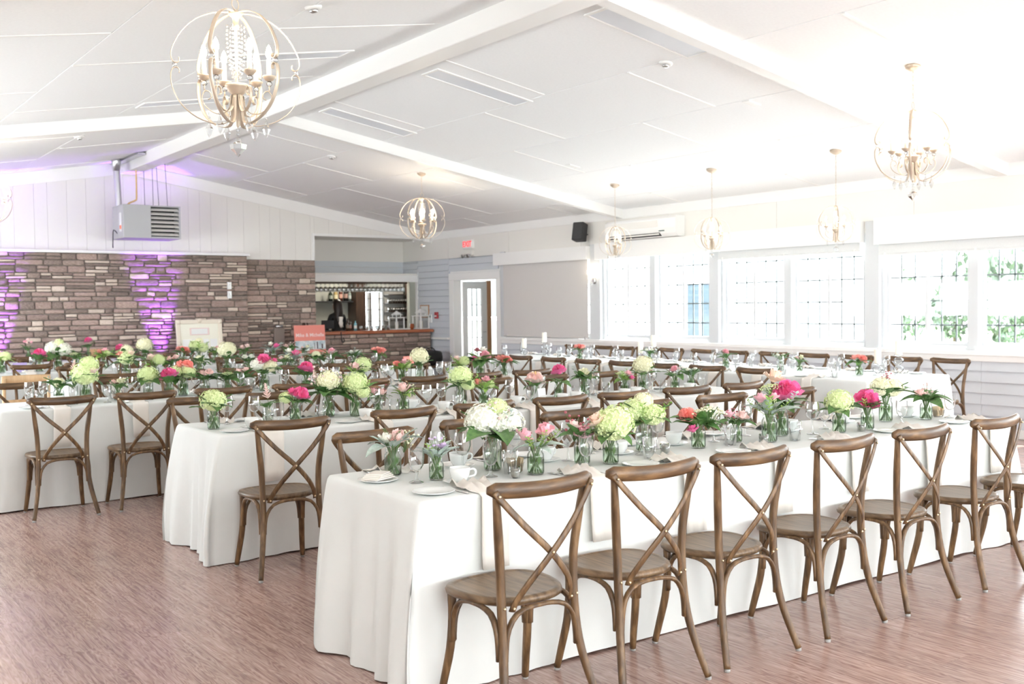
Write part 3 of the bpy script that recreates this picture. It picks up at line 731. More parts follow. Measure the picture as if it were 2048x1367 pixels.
# light oak child seat behind the third table
M['light_oak'] = noise_mat('light_oak', (0.50, 0.32, 0.17), (0.66, 0.45, 0.26), scale=(8, 8, 1), nscale=4, rough=0.5)
t = thing('high_chair', 'light oak childs high chair with curved top rail behind third table', 'high chair', (2.02, 10.42, 0), (0, 0, pi))
for sx in (-1, 1):
    for sy in (-1, 1):
        top = 0.90 if sy < 0 else 0.62
        link('leg', MB().tube([(sx*.23, sy*.22, 0), (sx*.20, sy*.17, .45), (sx*.19, sy*.15, top)], .016, 8).mesh('leg', M['light_oak']), t)
link('seat', MB().bbox(-.19, .19, -.16, .17, .46, .485, .006).mesh('seat', M['light_oak']), t)
link('top_rail', MB().tube([(.21*(i/4-1), -.15-.05*(1-(i/4-1)**2), .885) for i in range(9)], 1, 8, flat=(.012, .04)).mesh('top_rail', M['light_oak']), t)
link('rail', MB().bbox(-.19, .19, -.165, -.145, .66, .70, .004).mesh('rail', M['light_oak']), t)
link('tray_bar', MB().bbox(-.20, .20, .14, .165, .60, .635, .004).mesh('tray_bar', M['light_oak']), t)

# ------------------------------------------------------------------ tableware
def lathe_me(name, prof, m, n=18, cap=False): return MB().lathe(prof, n, cap=cap).mesh(name, m)
WARE = {}
WARE['plate'] = [('', lathe_me('plate', [(0, .004), (.052, .004), (.058, .0065), (.086, .0135), (.0885, .0135), (.088, .0115), (.060, .003), (.050, 0), (0, 0)], M['china'], 22))]
WARE['saucer'] = [('', lathe_me('saucer', [(0, .005), (.028, .005), (.034, .007), (.071, .0145), (.074, .0140), (.040, .003), (.032, 0), (0, 0)], M['china'], 20))]
WARE['cup'] = [('body', lathe_me('cup_body', [(.0, .003), (.022, .003), (.022, 0), (.025, 0), (.029, .008), (.040, .026), (.044, .048), (.0455, .064), (.0437, .064), (.042, .048), (.037, .026), (.02, .009), (0, .008)], M['china'], 20)),
               ('handle', MB().tube(smooth_pts([(.041,0,.052),(.058,0,.056),(.068,0,.044),(.062,0,.028),(.036,0,.022)], 3), 1, 6, flat=(.005,.0035), up=(0,1,0)).mesh('handle', M['china']))]
WARE['wine_glass'] = [('bowl', lathe_me('bowl', [(.033, .185), (.0385, .150), (.0395, .130), (.034, .105), (.020, .086), (.004, .080)], M['crystal'], 18)),
                      ('stem', lathe_me('stem', [(.0045, .081), (.0035, .05), (.005, .012), (.012, .004), (.033, .0015), (.033, 0), (0, 0)], M['crystal'], 14))]
WARE['water_goblet'] = [('bowl', lathe_me('bowl', [(.034, .150), (.0345, .11), (.031, .075), (.020, .055), (.006, .049)], M['crystal'], 18)),
                      ('stem', lathe_me('stem', [(.007, .05), (.0085, .04), (.0055, .030), (.008, .012), (.033, .003), (.034, 0), (0, 0)], M['crystal'], 14))]
WARE['tumbler'] = [('', lathe_me('tumbler', [(.0, .004), (.026, .004), (.033, .10), (.034, .105), (.0355, .105), (.0285, 0), (0, 0)], M['crystal'], 18))]
WARE['votive_candle'] = [('holder', lathe_me('holder', [(0, .006), (.021, .006), (.024, .05), (.0262, .05), (.023, 0), (0, 0)], M['crystal'], 16)),
                         ('candle', lathe_me('candle', [(0, .007), (.0195, .007), (.0205, .038), (.002, .039), (0, .039)], M['wax'], 14)),
                         ('wick', MB().tube([(0,0,.038),(0.001,0,.046)], .0008, 5).mesh('wick', M['black']))]
def fork_me():
    mb = MB(); pts = [(0,-.095,.003),(0,-.03,.002),(0,.02,.004),(0,.045,.006)]
    mb.tube(smooth_pts(pts, 2), [.006,.0058,.005,.0035,.003,.004,.008], 6, flat=(1, .25))
    mb.box(-.011, .011, .045, .058, .004, .006)
    for k in range(4): x = -.0095 + k*.0063; mb.box(x-.0015, x+.0015, .058, .095, .004, .006)
    return mb.mesh('fork', M['cutlery'])
def knife_me():
    mb = MB(); mb.tube([(0,-.105,.003),(0,-.04,.003),(0,-.005,.003)], [.0065,.006,.0045], 6, flat=(1, .45))
    mb.add([(-.004,-.005,.003),(.006,-.005,.003),(.009,.05,.003),(.006,.10,.003),(-.004,.11,.003),(-.004,-.005,.005),(.006,-.005,.0035),(.009,.05,.0035),(.006,.10,.0035),(-.004,.11,.005)], [(4,3,2,1,0),(5,6,7,8,9)] + [(i,(i+1)%5,(i+1)%5+5,i+5) for i in range(5)])
    return mb.mesh('knife', M['cutlery'])
WARE['fork'] = [('', fork_me())]; WARE['knife'] = [('', knife_me())]
def napkin_me(hang=0.30, seed=0):
    """folded napkin: crumpled top lying on the cloth, the tail hanging over the edge (edge at y=0, table towards +y)"""
    r = random.Random(seed); vs = []; fs = []; nx_ = 8
    prof = [(0.20, .006), (0.17, .030), (0.13, .014), (0.09, .024), (0.05, .006), (0.02, .006), (-.004, .004), (-.024, -.010), (-.030, -.06), (-.034, -hang*.5), (-.036, -hang*.8), (-.038, -hang)]
    for j, (y, z) in enumerate(prof):
        for i in range(nx_+1):
            u = i/nx_*2-1; wd = .060*(1.25 if j < 3 else (1.0 + .06*j/11)); zz = z + (.014*sin(i*2.3+seed+j) if j < 4 else 0)
            vs.append((u*wd + .004*sin(j+seed), y + (.003*sin(i*1.7+seed) if j > 7 else .01*sin(i*1.9+j) if j < 3 else 0) - .0035*abs(sin(i*.8+seed))*(j > 6), max(zz, .003) if j < 6 else zz))
    m = nx_+1
    for j in range(len(prof)-1):
        for i in range(nx_): fs.append((j*m+i, j*m+i+1, (j+1)*m+i+1, (j+1)*m+i))
    # thickness
    o = len(vs); back = [(x, y+(.006 if j_ > 6 else 0), z-(0.0025 if j_ <= 6 else 0)) for (x, y, z), j_ in zip(vs, [k//m for k in range(len(vs))])]
    fs2 = [tuple(reversed([i+o for i in f])) for f in fs]; Nn = len(prof)
    edge = [(j*m, (j+1)*m, (j+1)*m+o, j*m+o) for j in range(Nn-1)] + [((j+1)*m+nx_, j*m+nx_, j*m+nx_+o, (j+1)*m+nx_+o) for j in range(Nn-1)] + [((Nn-1)*m+i, (Nn-1)*m+i+1, (Nn-1)*m+i+1+o, (Nn-1)*m+i+o) for i in range(nx_)]
    return MB().add(vs+back, fs+fs2+edge, True).mesh('napkin', M['napkin'])
NAPK = [napkin_me(.30, 1), napkin_me(.27, 2.2), napkin_me(.31, 3.7)]
DESC = {'plate': ('white side plate', 'plate'), 'saucer': ('white saucer', 'saucer'), 'cup': ('white coffee cup', 'cup'), 'wine_glass': ('stemmed wine glass', 'wine glass'),
        'water_goblet': ('short stemmed water goblet', 'glass'), 'tumbler': ('clear glass tumbler', 'glass'), 'fork': ('steel fork', 'fork'), 'knife': ('steel knife', 'knife'), 'votive_candle': ('ivory votive candle in clear holder', 'candle'), 'napkin': ('cream folded napkin', 'napkin')}
def ware(kind, x, y, z, rz, label, group):
    parts = WARE[kind]
    if len(parts) == 1:
        o = link(kind, parts[0][1], None, (x, y, z), (0, 0, rz)); return tag(o, label, DESC[kind][1], group)
    t = thing(kind, label, DESC[kind][1], (x, y, z), (0, 0, rz), group)
    for n_, me in parts: link(n_, me, t)
    return t
FLOW = {}   # key -> list of (x, y) occupied
def taken(key, x, y, r=.085):
    return any(math.hypot(x-a, y-b) < r + rr for a, b, rr in FLOW.get(key, []))
def settings(key, xs, side, items, names, horizontal=True):
    x0, x1, y0, y1, td = TBL[key]
    for i, c in enumerate(xs):
        for kind, du, dv, rz in items:
            if horizontal:
                if side in ('near',): x, y, a = c+du, y0+dv, 0
                else: x, y, a = c-du, y1-dv, pi
            else:
                if side == 'room': x, y, a = x0+dv, c-du, -pi/2
                else: x, y, a = x1-dv, c+du, pi/2
            rad = {'plate': .09, 'cup': .05, 'saucer': .075, 'wine_glass': .04, 'water_goblet': .036, 'tumbler': .036}.get(kind, 0)
            if kind == 'cup':
                if not any(abs(x-a_) < 1e-6 and abs(y-b_) < 1e-6 and r_ == .075 for a_, b_, r_ in FLOW.get(key, [])): continue
            elif rad and taken(key, x, y, rad): continue
            z = ZT + (.0075 if kind == 'cup' else 0.0)
            lab = '%s, %s from left on the %s side of the %s table' % (DESC[kind][0], ORD[i], side, td)
            gp = '%ss on the %s table' % (DESC[kind][1], td) if kind != 'knife' else 'knives on the %s table' % td
            if kind == 'napkin':
                if horizontal: px, py = x, (y0 if side == 'near' else y1)
                else: px, py = (x0 if side == 'room' else x1), y
                o = link('napkin', NAPK[i % 3], None, (px, py, ZT), (0, 0, a)); tag(o, lab, 'napkin', gp)
            else:
                ware(kind, x, y, z, a+rz, lab, gp)
            if rad: FLOW.setdefault(key, []).append((x, y, rad))
# ------------------------------------------------------------------ flowers
def pet(name, c1, c2, rough=0.7): 
    m = noise_mat(name, c1, c2, nscale=18, rough=rough, rnd=0.06, coords='Object', lo=.25, hi=.75); b = m.node_tree.nodes['Principled BSDF']
    b.inputs['Subsurface Weight'].default_value = 0.0; b.inputs['Sheen Weight'].default_value = 0.15
    return m
PM = {'lime': pet('lime_petal', (0.56, 0.68, 0.28), (0.80, 0.86, 0.52)), 'white': pet('white_petal', (0.78, 0.78, 0.66), (0.90, 0.89, 0.82)), 'cream': pet('cream_petal', (0.74, 0.72, 0.46), (0.88, 0.86, 0.66)),
      'hot': pet('hot_pink_petal', (0.72, 0.05, 0.24), (0.90, 0.20, 0.42)), 'blush': pet('blush_petal', (0.85, 0.52, 0.50), (0.92, 0.74, 0.68)), 'coral': pet('coral_petal', (0.85, 0.22, 0.20), (0.92, 0.45, 0.38)),
      'peach': pet('peach_petal', (0.88, 0.56, 0.42), (0.92, 0.74, 0.62)), 'pink': pet('mid_pink_petal', (0.80, 0.33, 0.42), (0.92, 0.58, 0.62)), 'lav': pet('lavender_petal', (0.48, 0.32, 0.58), (0.68, 0.54, 0.76)),
      'burg': pet('burgundy_petal', (0.28, 0.05, 0.08), (0.50, 0.16, 0.18)), 'dusty': pet('dusty_pink_petal', (0.60, 0.42, 0.40), (0.78, 0.62, 0.58)), 'yel': pet('yellow_centre', (0.8, 0.55, 0.2), (0.9, 0.75, 0.4))}
LM = {'leaf': noise_mat('green_leaf', (0.05, 0.13, 0.035), (0.13, 0.26, 0.07), nscale=10, rough=0.5, rnd=.15), 'bright': noise_mat('bright_green_leaf', (0.18, 0.33, 0.06), (0.36, 0.52, 0.13), nscale=10, rough=0.55, rnd=.12),
      'grey': noise_mat('grey_green_leaf', (0.30, 0.38, 0.33), (0.50, 0.57, 0.52), nscale=10, rough=0.8, rnd=.1), 'stem': mat('green_stem', (0.11, 0.20, 0.06), 0.6)}
def fib(n, top=1.0, bot=-0.5):
    out = []
    for i in range(n):
        z = top - (top-bot)*(i+.5)/n; a = i*2.39996; r = math.sqrt(max(0, 1-z*z)); out.append(Vector((r*cos(a), r*sin(a), z)))
    return out
def frame_for(d):
    d = Vector(d).normalized(); u = Vector((0,0,1)) if abs(d.z) < .9 else Vector((1,0,0)); a = u.cross(d).normalized(); b = d.cross(a); return a, b, d
def bloom_hyd(col, n=80, seed=1):
    r = random.Random(seed); mb = MB(); mb.sphere((0,0,0), .86, 12, 8, (1,1,.9))
    for p in fib(n, 1, -.55):
        d = (p + Vector((r.uniform(-.1,.1), r.uniform(-.1,.1), r.uniform(-.1,.1)))).normalized(); a, b, c = frame_for(d)
        ce_ = Vector((p.x, p.y, p.z*.9))*r.uniform(.88, 1.05); sz = r.uniform(.15, .21); ph = r.uniform(0, 1.57)
        for k in range(4):
            an = ph+k*pi/2; u = a*cos(an)+b*sin(an); v = a*-sin(an)+b*cos(an)
            mb.add([ce_, ce_+u*sz*.6-v*sz*.42+c*.05, ce_+u*sz*1.1+c*.02, ce_+u*sz*.6+v*sz*.42+c*.05], [(0,1,2,3)], False)
    return mb.mesh('hydrangea_bloom', PM[col])
def petal(mb, base, dirv, up, L_, w_, cup, r):
    a = dirv.normalized(); n_ = up - a*up.dot(a); n_.normalize(); s = a.cross(n_); vs = []
    for j in range(4):
        t = j/3
        for i in range(3):
            u = i-1; ww = w_*math.sin(min(1, .25+t*.9)*pi*.62)
            ruff = r.uniform(-.06,.06)*L_ if j == 3 else 0
            vs.append(base + a*(L_*t - (abs(u)*.12*L_ if j == 3 else 0)) + s*(u*ww) + n_*(cup*(t*t)*L_ + abs(u)*cup*.5*L_*t) + n_*ruff)
    fs = [(j*3+i, j*3+i+1, j*3+i+4, j*3+i+3) for j in range(3) for i in range(2)]
    mb.add(vs, fs, True)
def bloom_peony(col, seed=2, centre=None):
    r = random.Random(seed); mb = MB(); mb.sphere((0,0,.05), .5, 10, 6)
    for k in range(9):
        a = k*2*pi/9; d = Vector((cos(a), sin(a), -.15)); petal(mb, Vector((0,0,-.25)), d, Vector((0,0,1)), 1.05, .42, .30, r)
    for p in fib(52, 1, -.15):
        d = p.normalized(); tang = Vector((r.uniform(-1,1), r.uniform(-1,1), r.uniform(.0,1))); dd = (d + tang*.25).normalized()
        petal(mb, d*.30, dd, Vector((-d.y, d.x, .3+r.uniform(-.3,.3))), r.uniform(.5,.66), .24, r.uniform(-.1,.35), r)
    if centre: mb.mi = 1; [mb.sphere(tuple(p*.55+Vector((0,0,.25))), .10, 5, 4) for p in fib(12, 1, .5)]
    return mb.mesh('peony_bloom', PM[col], PM[centre or col])
def bloom_rose(col, seed=3):
    r = random.Random(seed); mb = MB(); mb.sphere((0,0,0), .45, 10, 6, (1,1,1.1))
    for L_, cnt, cup, el, w_ in ((1.0, 6, .30, .10, .45), (.85, 6, .55, .55, .40), (.72, 5, .6, 1.0, .32), (.6, 4, .5, 1.6, .26)):
        for k in range(cnt):
            a = k*2*pi/cnt + L_*5; d = Vector((cos(a), sin(a), el)).normalized()
            petal(mb, Vector((0,0,-.35)), d, Vector((-cos(a)*.6, -sin(a)*.6, 1)), L_*1.1, w_, cup, r)
    return mb.mesh('rose_bloom', PM[col])
def bloom_spray(col, seed=4, n=16, rr=.12, elong=1.0, stem='stem'):
    r = random.Random(seed); mb = MB(); mb2 = []
    for i in range(n):
        p = Vector((r.gauss(0,.42), r.gauss(0,.42), r.uniform(-.5,.8)*elong)); 
        mb.mi = 0; mb.sphere(tuple(p), rr*r.uniform(.7,1.2), 6, 4, (1,1,.8)); mb.mi = 1
        mb.tube([(0,0,-1.2), tuple(p*.5+Vector((0,0,-.4))), tuple(p)], .018, 4)
    return mb.mesh('spray', PM[col], LM[stem])
def bloom_lace(col='cream', seed=5):
    r = random.Random(seed); mb = MB()
    for i in range(70):
        a = i*2.39996; q = math.sqrt(i/70); p = Vector((q*cos(a), q*sin(a), .35*(1-q*q) + r.uniform(-.06,.06)))
        mb.mi = 0; mb.sphere(tuple(p), .075, 5, 3, (1,1,.7))
        if i % 3 == 0: mb.mi = 1; mb.tube([(0,0,-.8), tuple(p*.7+Vector((0,0,-.1))), tuple(p)], .016, 4)
    return mb.mesh('lace_flower', PM[col], LM['stem'])
def bloom_astilbe(col='blush', seed=6):
    r = random.Random(seed); mb = MB(); mb.mi = 1; mb.tube([(0,0,-1.3), (0,0,1)], .02, 4); mb.mi = 0
    for k in range(26):
        z = -.2 + 1.2*k/26; a = k*2.4; L_ = .38*(1-(z+.2)/1.5); mb.tube([(0,0,z), (cos(a)*L_, sin(a)*L_, z+L_*.6)], [.05,.02], 5)
    return mb.mesh('astilbe_plume', PM[col], LM['stem'])
BL = {}
def bloom(kind, col):
    key = (kind, col)
    if key not in BL:
        sd = sum(map(ord, kind+col))
        BL[key] = {'hyd': lambda: bloom_hyd(col, seed=sd), 'peony': lambda: bloom_peony(col, sd, 'yel' if col in ('blush', 'pinkc') else None), 'rose': lambda: bloom_rose(col, sd),
                   'spray': lambda: bloom_spray(col, sd), 'lace': lambda: bloom_lace(col, sd), 'astilbe': lambda: bloom_astilbe(col, sd)}[kind]()
    return BL[key]
def leaf_me(w_, droop, m):
    vs = []; fs = []; n_ = 6
    for j in range(n_+1):
        t = j/n_; ww = w_*math.sin(pi*(t**.8))**.8 if 0 < t < 1 else 0.004; z = .30*t - droop*t*t
        for u in (-1, -.5, 0, .5, 1): vs.append((t, u*ww, z + abs(u)*ww*.30 + .015*sin(j*2.1+u*3)))
    for j in range(n_):
        for i in range(4): fs.append((j*5+i, j*5+i+1, (j+1)*5+i+1, (j+1)*5+i))
    return MB().add(vs, fs, True).mesh('leaf', m)
LEAF = {(k, s): leaf_me(w_, dr, LM[k]) for k in ('leaf', 'bright', 'grey') for s, w_, dr in ((0, .26, .55), (1, .20, .25), (2, .34, .75))}
def fern_me(m):
    mb = MB(); mb.tube([(0,0,0),(.5,0,.2),(1,0,.12)], .008, 4)
    for k in range(12):
        t = .15+.85*k/12; z = .4*t-.28*t*t
        for s in (-1, 1): L_ = .28*(1-t*.7); mb.add([(t,0,z),(t+.06,s*L_*.5,z+.03),(t+.14,s*L_,z),(t+.10,s*L_*.4,z-.01)], [(0,1,2,3) if s > 0 else (3,2,1,0)])
    return mb.mesh('fern_frond', m)
FERN = fern_me(LM['leaf'])
def sprig_me(m, seed=1):
    r = random.Random(seed); mb = MB(); mb.tube([(0,0,0),(.3,0,.5),(.5,.0,1)], .012, 4)
    for k in range(16):
        t = .2+.8*k/16; a = k*2.4; c = Vector((.5*t, 0, t)); d = Vector((cos(a), sin(a), .4)); s = Vector((-sin(a), cos(a), 0)); L_ = .20
        mb.add([c, c+d*L_*.5-s*.06, c+d*L_, c+d*L_*.5+s*.06], [(0,1,2,3)])
    return mb.mesh('sprig', m)
SPRIG = {k: sprig_me(LM[k], 3) for k in ('bright', 'grey', 'leaf')}
JARS = {}
for nm, R_, H_ in (('pint', .0385, .118), ('tall', .042, .150), ('small', .033, .092), ('bottle', .040, .20)):
    prof = [(0, .003), (R_*.9, .003), (R_, .012), (R_, H_*.70), (R_*.97, H_*.78), (R_*.80, H_*.86), (R_*.80, H_*.90), (R_*.84, H_*.915), (R_*.80, H_*.935), (R_*.84, H_*.955), (R_*.81, H_*.97), (R_*.83, H_)]
    if nm == 'bottle': prof = [(0, .003), (R_*.9, .003), (R_, .012), (R_, H_*.5), (R_*.5, H_*.72), (R_*.42, H_*.9), (R_*.5, H_)]
    jm = MB().lathe(prof, 20, cap=False).mesh('jar_glass', M['jar'])
    wt = MB().lathe([(0, .006), (R_*.90, .008), (R_*.95, .015), (R_*.95, H_*.62), (0, H_*.62)], 16, cap=False).mesh('water', M['water'])
    r = random.Random(9); sm = MB()
    for k in range(14):
        a = k*2.4; sm.tube([(R_*.75*cos(a+2.2), R_*.75*sin(a+2.2), .008), (R_*.1*cos(a), R_*.1*sin(a), H_*.55), (R_*.55*cos(a), R_*.55*sin(a), H_*1.02), (R_*.95*cos(a), R_*.95*sin(a), H_*1.25)], .0021, 5)
    for k in range(5):
        a = k*1.3; sm.add([(R_*.6*cos(a), R_*.6*sin(a), H_*.35), (R_*.7*cos(a+.5), R_*.7*sin(a+.5), H_*.55), (R_*.6*cos(a+.2), R_*.6*sin(a+.2), H_*.8), (R_*.5*cos(a-.3), R_*.5*sin(a-.3), H_*.55)], [(0,1,2,3)])
    JARS[nm] = (jm, wt, sm.mesh('stems', LM['stem']), R_, H_)
# type: (jar, blooms[(kind,col,r,dx,dy,dz)], leaves (n, kind, size), sprigs (n, kind), description)
FT = {
 'hyd_green': ('pint', [('hyd','lime',.072,0,0,.175)], (5,'leaf',.12), (0,'bright'), 'jar of one lime hydrangea'),
 'hyd_green_tall': ('tall', [('hyd','lime',.078,0,0,.225),('hyd','lime',.05,.05,-.02,.17)], (5,'leaf',.12), (2,'bright'), 'tall jar of lime hydrangea'),
 'hyd_green_peach': ('pint', [('hyd','lime',.088,.015,0,.185),('rose','peach',.050,-.060,-.01,.205)], (5,'leaf',.11), (1,'bright'), 'jar of lime hydrangea and peach rose'),
 'hyd_white_big': ('tall', [('hyd','white',.080,-.04,-.01,.225),('hyd','white',.072,.065,0,.215),('hyd','lime',.045,.02,.0,.285),('spray','dusty',.06,.03,-.03,.27)], (7,'leaf',.14), (2,'grey'), 'tall jar of big white hydrangeas'),
 'hyd_cream': ('tall', [('hyd','cream',.062,-.03,-.01,.215),('hyd','cream',.058,.045,0,.205),('spray','burg',.045,.01,.02,.275)], (6,'leaf',.13), (1,'leaf'), 'tall jar of cream hydrangea'),
 'hyd_cream_tall': ('tall', [('hyd','cream',.078,0,0,.235)], (4,'leaf',.11), (0,'leaf'), 'tall jar of one cream hydrangea'),
 'hyd_green_big': ('tall', [('hyd','lime',.088,.0,-.01,.21),('hyd','lime',.062,.02,.03,.285),('rose','blush',.035,.075,-.03,.235),('astilbe','blush',.06,-.09,0,.26)], (6,'leaf',.13), (2,'bright'), 'clear jar of two lime hydrangeas with blush bud'),
 'hyd_coral': ('tall', [('hyd','lime',.055,-.045,-.01,.19),('hyd','lime',.055,.045,0,.19),('rose','coral',.042,-.02,0,.25),('peony','coral',.048,.04,.0,.245)], (6,'leaf',.12), (1,'leaf'), 'tall jar of lime hydrangea topped with coral blooms'),
 'hyd_white_hot': ('tall', [('hyd','white',.06,-.045,0,.22),('hyd','cream',.055,.05,0,.21),('peony','hot',.055,.0,-.01,.265),('rose','hot',.025,.09,0,.26)], (6,'leaf',.14), (0,'leaf'), 'tall jar of white hydrangea and hot pink peony'),
 'hyd_hot': ('pint', [('hyd','cream',.062,.04,0,.185),('peony','hot',.045,-.035,0,.215),('hyd','lime',.035,-.05,0,.16)], (5,'leaf',.12), (0,'leaf'), 'jar of cream hydrangea and hot pink peony'),
 'hyd_cream_coral': ('tall', [('hyd','lime',.065,.0,0,.195),('rose','coral',.04,-.04,-.02,.225),('rose','peach',.035,.045,0,.235)], (6,'leaf',.12), (1,'leaf'), 'jar of lime hydrangea and coral roses'),
 'wispy_big': ('tall', [('hyd','cream',.072,.0,0,.245),('spray','dusty',.085,-.06,0,.265),('spray','dusty',.075,.085,0,.25),('astilbe','blush',.07,-.08,.02,.25)], (8,'leaf',.15), (3,'leaf'), 'tall jar of cream hydrangea with wispy pink plumes'),
 'viburnum': ('tall', [('hyd','lime',.062,-.045,0,.21),('hyd','lime',.058,.045,-.01,.185),('hyd','cream',.045,.0,.01,.255)], (5,'leaf',.11), (6,'bright'), 'clear jar of loose lime viburnum'),
 'annes': ('pint', [('lace','cream',.085,.05,0,.175),('peony','coral',.05,-.055,0,.165),('rose','hot',.03,-.03,-.02,.10)], (7,'leaf',.11), (2,'leaf'), 'jar of green lace flower and dark leaves'),
 'tallmix': ('tall', [('rose','pink',.038,-.055,-.02,.235),('rose','pink',.026,.02,-.02,.245),('lace','lime',.045,-.01,0,.215)], (5,'grey',.12), (4,'bright'), 'tall jar of grey leaves and small pink blooms'),
 'peonytall': ('tall', [('peony','hot',.082,.03,-.02,.235),('rose','peach',.055,-.03,.02,.33),('lace','lime',.055,-.06,0,.27)], (6,'leaf',.14), (3,'grey'), 'tall jar of hot pink peony and peach rose'),
 'peony_hot': ('pint', [('peony','hot',.066,0,0,.175)], (5,'leaf',.10), (1,'bright'), 'jar of one hot pink peony'),
 'peony_lime': ('pint', [('peony','hot',.058,.035,0,.17),('rose','hot',.032,-.02,0,.195),('hyd','lime',.042,-.06,0,.15)], (6,'leaf',.08), (0,'leaf'), 'jar of hot pink peony and pale green bud'),
 'peony_single': ('pint', [('peony','hot',.056,0,0,.225)], (3,'leaf',.09), (1,'leaf'), 'jar holding one tall magenta peony'),
 'dahlia': ('pint', [('peony','blush',.072,0,0,.165)], (4,'leaf',.09), (1,'grey'), 'jar of one pale blush dahlia'),
 'rose_fern': ('pint', [('rose','blush',.048,0,0,.17),('spray','cream',.04,.055,0,.165)], (3,'bright',.09), (3,'leaf'), 'jar of blush rose with fern fronds'),
 'coral_green': ('pint', [('rose','coral',.035,-.05,0,.175),('rose','pink',.034,.02,0,.195),('hyd','lime',.03,.05,0,.16)], (6,'bright',.10), (4,'bright'), 'jar of coral roses in bright foliage'),
 'pinkroses_lime': ('pint', [('rose','pink',.040,-.05,-.01,.175),('rose','pink',.042,.045,0,.195)], (4,'grey',.09), (6,'bright'), 'jar of two pink roses with lime foliage'),
 'pinkmix_low': ('pint', [('rose','pink',.045,.01,-.01,.145),('rose','blush',.032,-.04,0,.18),('spray','burg',.06,-.02,.02,.185)], (4,'leaf',.08), (2,'leaf'), 'low jar of pink rose and burgundy sprigs'),
 'pinkmix_small': ('small', [('rose','blush',.036,.03,-.01,.14),('rose','pink',.030,-.035,0,.15),('spray','burg',.045,0,.01,.15)], (4,'leaf',.08), (1,'leaf'), 'small jar of blush bud and burgundy sprigs'),
 'rose_cream_euc': ('pint', [('rose','blush',.045,.025,0,.165),('rose','white',.036,-.03,0,.16),('spray','cream',.045,.06,0,.16)], (5,'grey',.11), (2,'leaf'), 'jar of blush roses with grey eucalyptus leaves'),
 'lav': ('small', [('spray','lav',.045,.0,0,.145),('rose','lav',.022,.035,-.01,.145)], (6,'grey',.085), (2,'bright'), 'small jar of lavender sprigs and grey leaves'),
 'greens_pink': ('pint', [('rose','blush',.035,-.04,0,.165),('spray','dusty',.05,.01,0,.18)], (7,'leaf',.10), (2,'leaf'), 'jar of dark greens with pale pink tips'),
 'greens_cream': ('pint', [('hyd','cream',.04,0,0,.155)], (7,'leaf',.10), (2,'grey'), 'jar of greens around a pale cream bloom'),
 'greens': ('pint', [('spray','lime',.05,0,0,.16)] if False else [('lace','lime',.05,0,0,.16)], (6,'leaf',.10), (4,'leaf'), 'jar of plain green foliage'),
 'small_pale': ('small', [('rose','blush',.026,-.035,0,.14),('rose','cream',.028,.02,0,.15),('spray','cream',.04,.03,0,.145)], (4,'leaf',.08), (1,'leaf'), 'small jar of pale pink and cream buds'),
 'blush': ('pint', [('rose','blush',.036,-.025,0,.17),('rose','blush',.032,.035,0,.185)], (6,'leaf',.10), (1,'leaf'), 'jar of blush roses in dark leaves'),
 'astilbe': ('small', [('astilbe','blush',.075,0,0,.17)], (3,'leaf',.07), (1,'bright'), 'small glass of pale pink astilbe plume'),
 'cream_foliage': ('tall', [('rose','cream',.045,0,0,.20),('rose','peach',.028,.055,-.01,.17)], (7,'leaf',.10), (2,'grey'), 'jar of cream bloom in grey foliage'),
 'pink_greens': ('pint', [('rose','pink',.032,.03,0,.175),('rose','hot',.026,.055,-.02,.14),('lace','lime',.045,-.02,0,.17)], (5,'bright',.09), (2,'bright'), 'jar of pink buds and pale green lace'),
 'pink_small': ('pint', [('peony','pink',.035,0,0,.185)], (4,'leaf',.10), (1,'grey'), 'jar of small pink bloom'),
 'greens_white': ('pint', [('rose','white',.028,-.03,0,.165),('rose','white',.026,.035,0,.17)], (5,'leaf',.09), (3,'grey'), 'jar of white buds in green leaves'),
 'big_multi': ('tall', [('peony','pink',.05,.05,-.01,.22),('rose','hot',.042,-.06,0,.18),('rose','burg',.03,-.03,0,.27),('rose','white',.04,.03,.02,.27),('hyd','lime',.045,-.01,0,.16)], (8,'leaf',.13), (4,'bright'), 'large mixed bouquet of pink peony and magenta blooms'),
 'coral_low': ('pint', [('peony','coral',.05,.03,0,.16),('rose','coral',.035,-.05,0,.18),('rose','coral',.03,-.01,0,.19)], (5,'leaf',.10), (1,'leaf'), 'jar of loose coral peonies'),
 'pinkmix': ('pint', [('rose','blush',.04,-.03,0,.19),('hyd','lime',.05,.04,0,.17)], (4,'bright',.10), (3,'bright'), 'jar of blush rose and lime foliage'),
 'hot_euc': ('pint', [('rose','hot',.042,.04,0,.175),('rose','white',.035,-.03,0,.20)], (6,'grey',.11), (2,'grey'), 'jar of hot pink rose with eucalyptus'),
 'pink_tall': ('bottle', [('rose','pink',.026,-.05,0,.31),('rose','blush',.026,0,0,.34),('rose','pink',.026,.05,0,.30),('rose','blush',.022,-.02,0,.29)], (5,'leaf',.08), (1,'leaf'), 'tall bottle of tiny pink roses'),
 'peony_tall': ('bottle', [('peony','hot',.055,0,0,.30)], (5,'leaf',.09), (0,'leaf'), 'tall bottle of one magenta peony'),
}
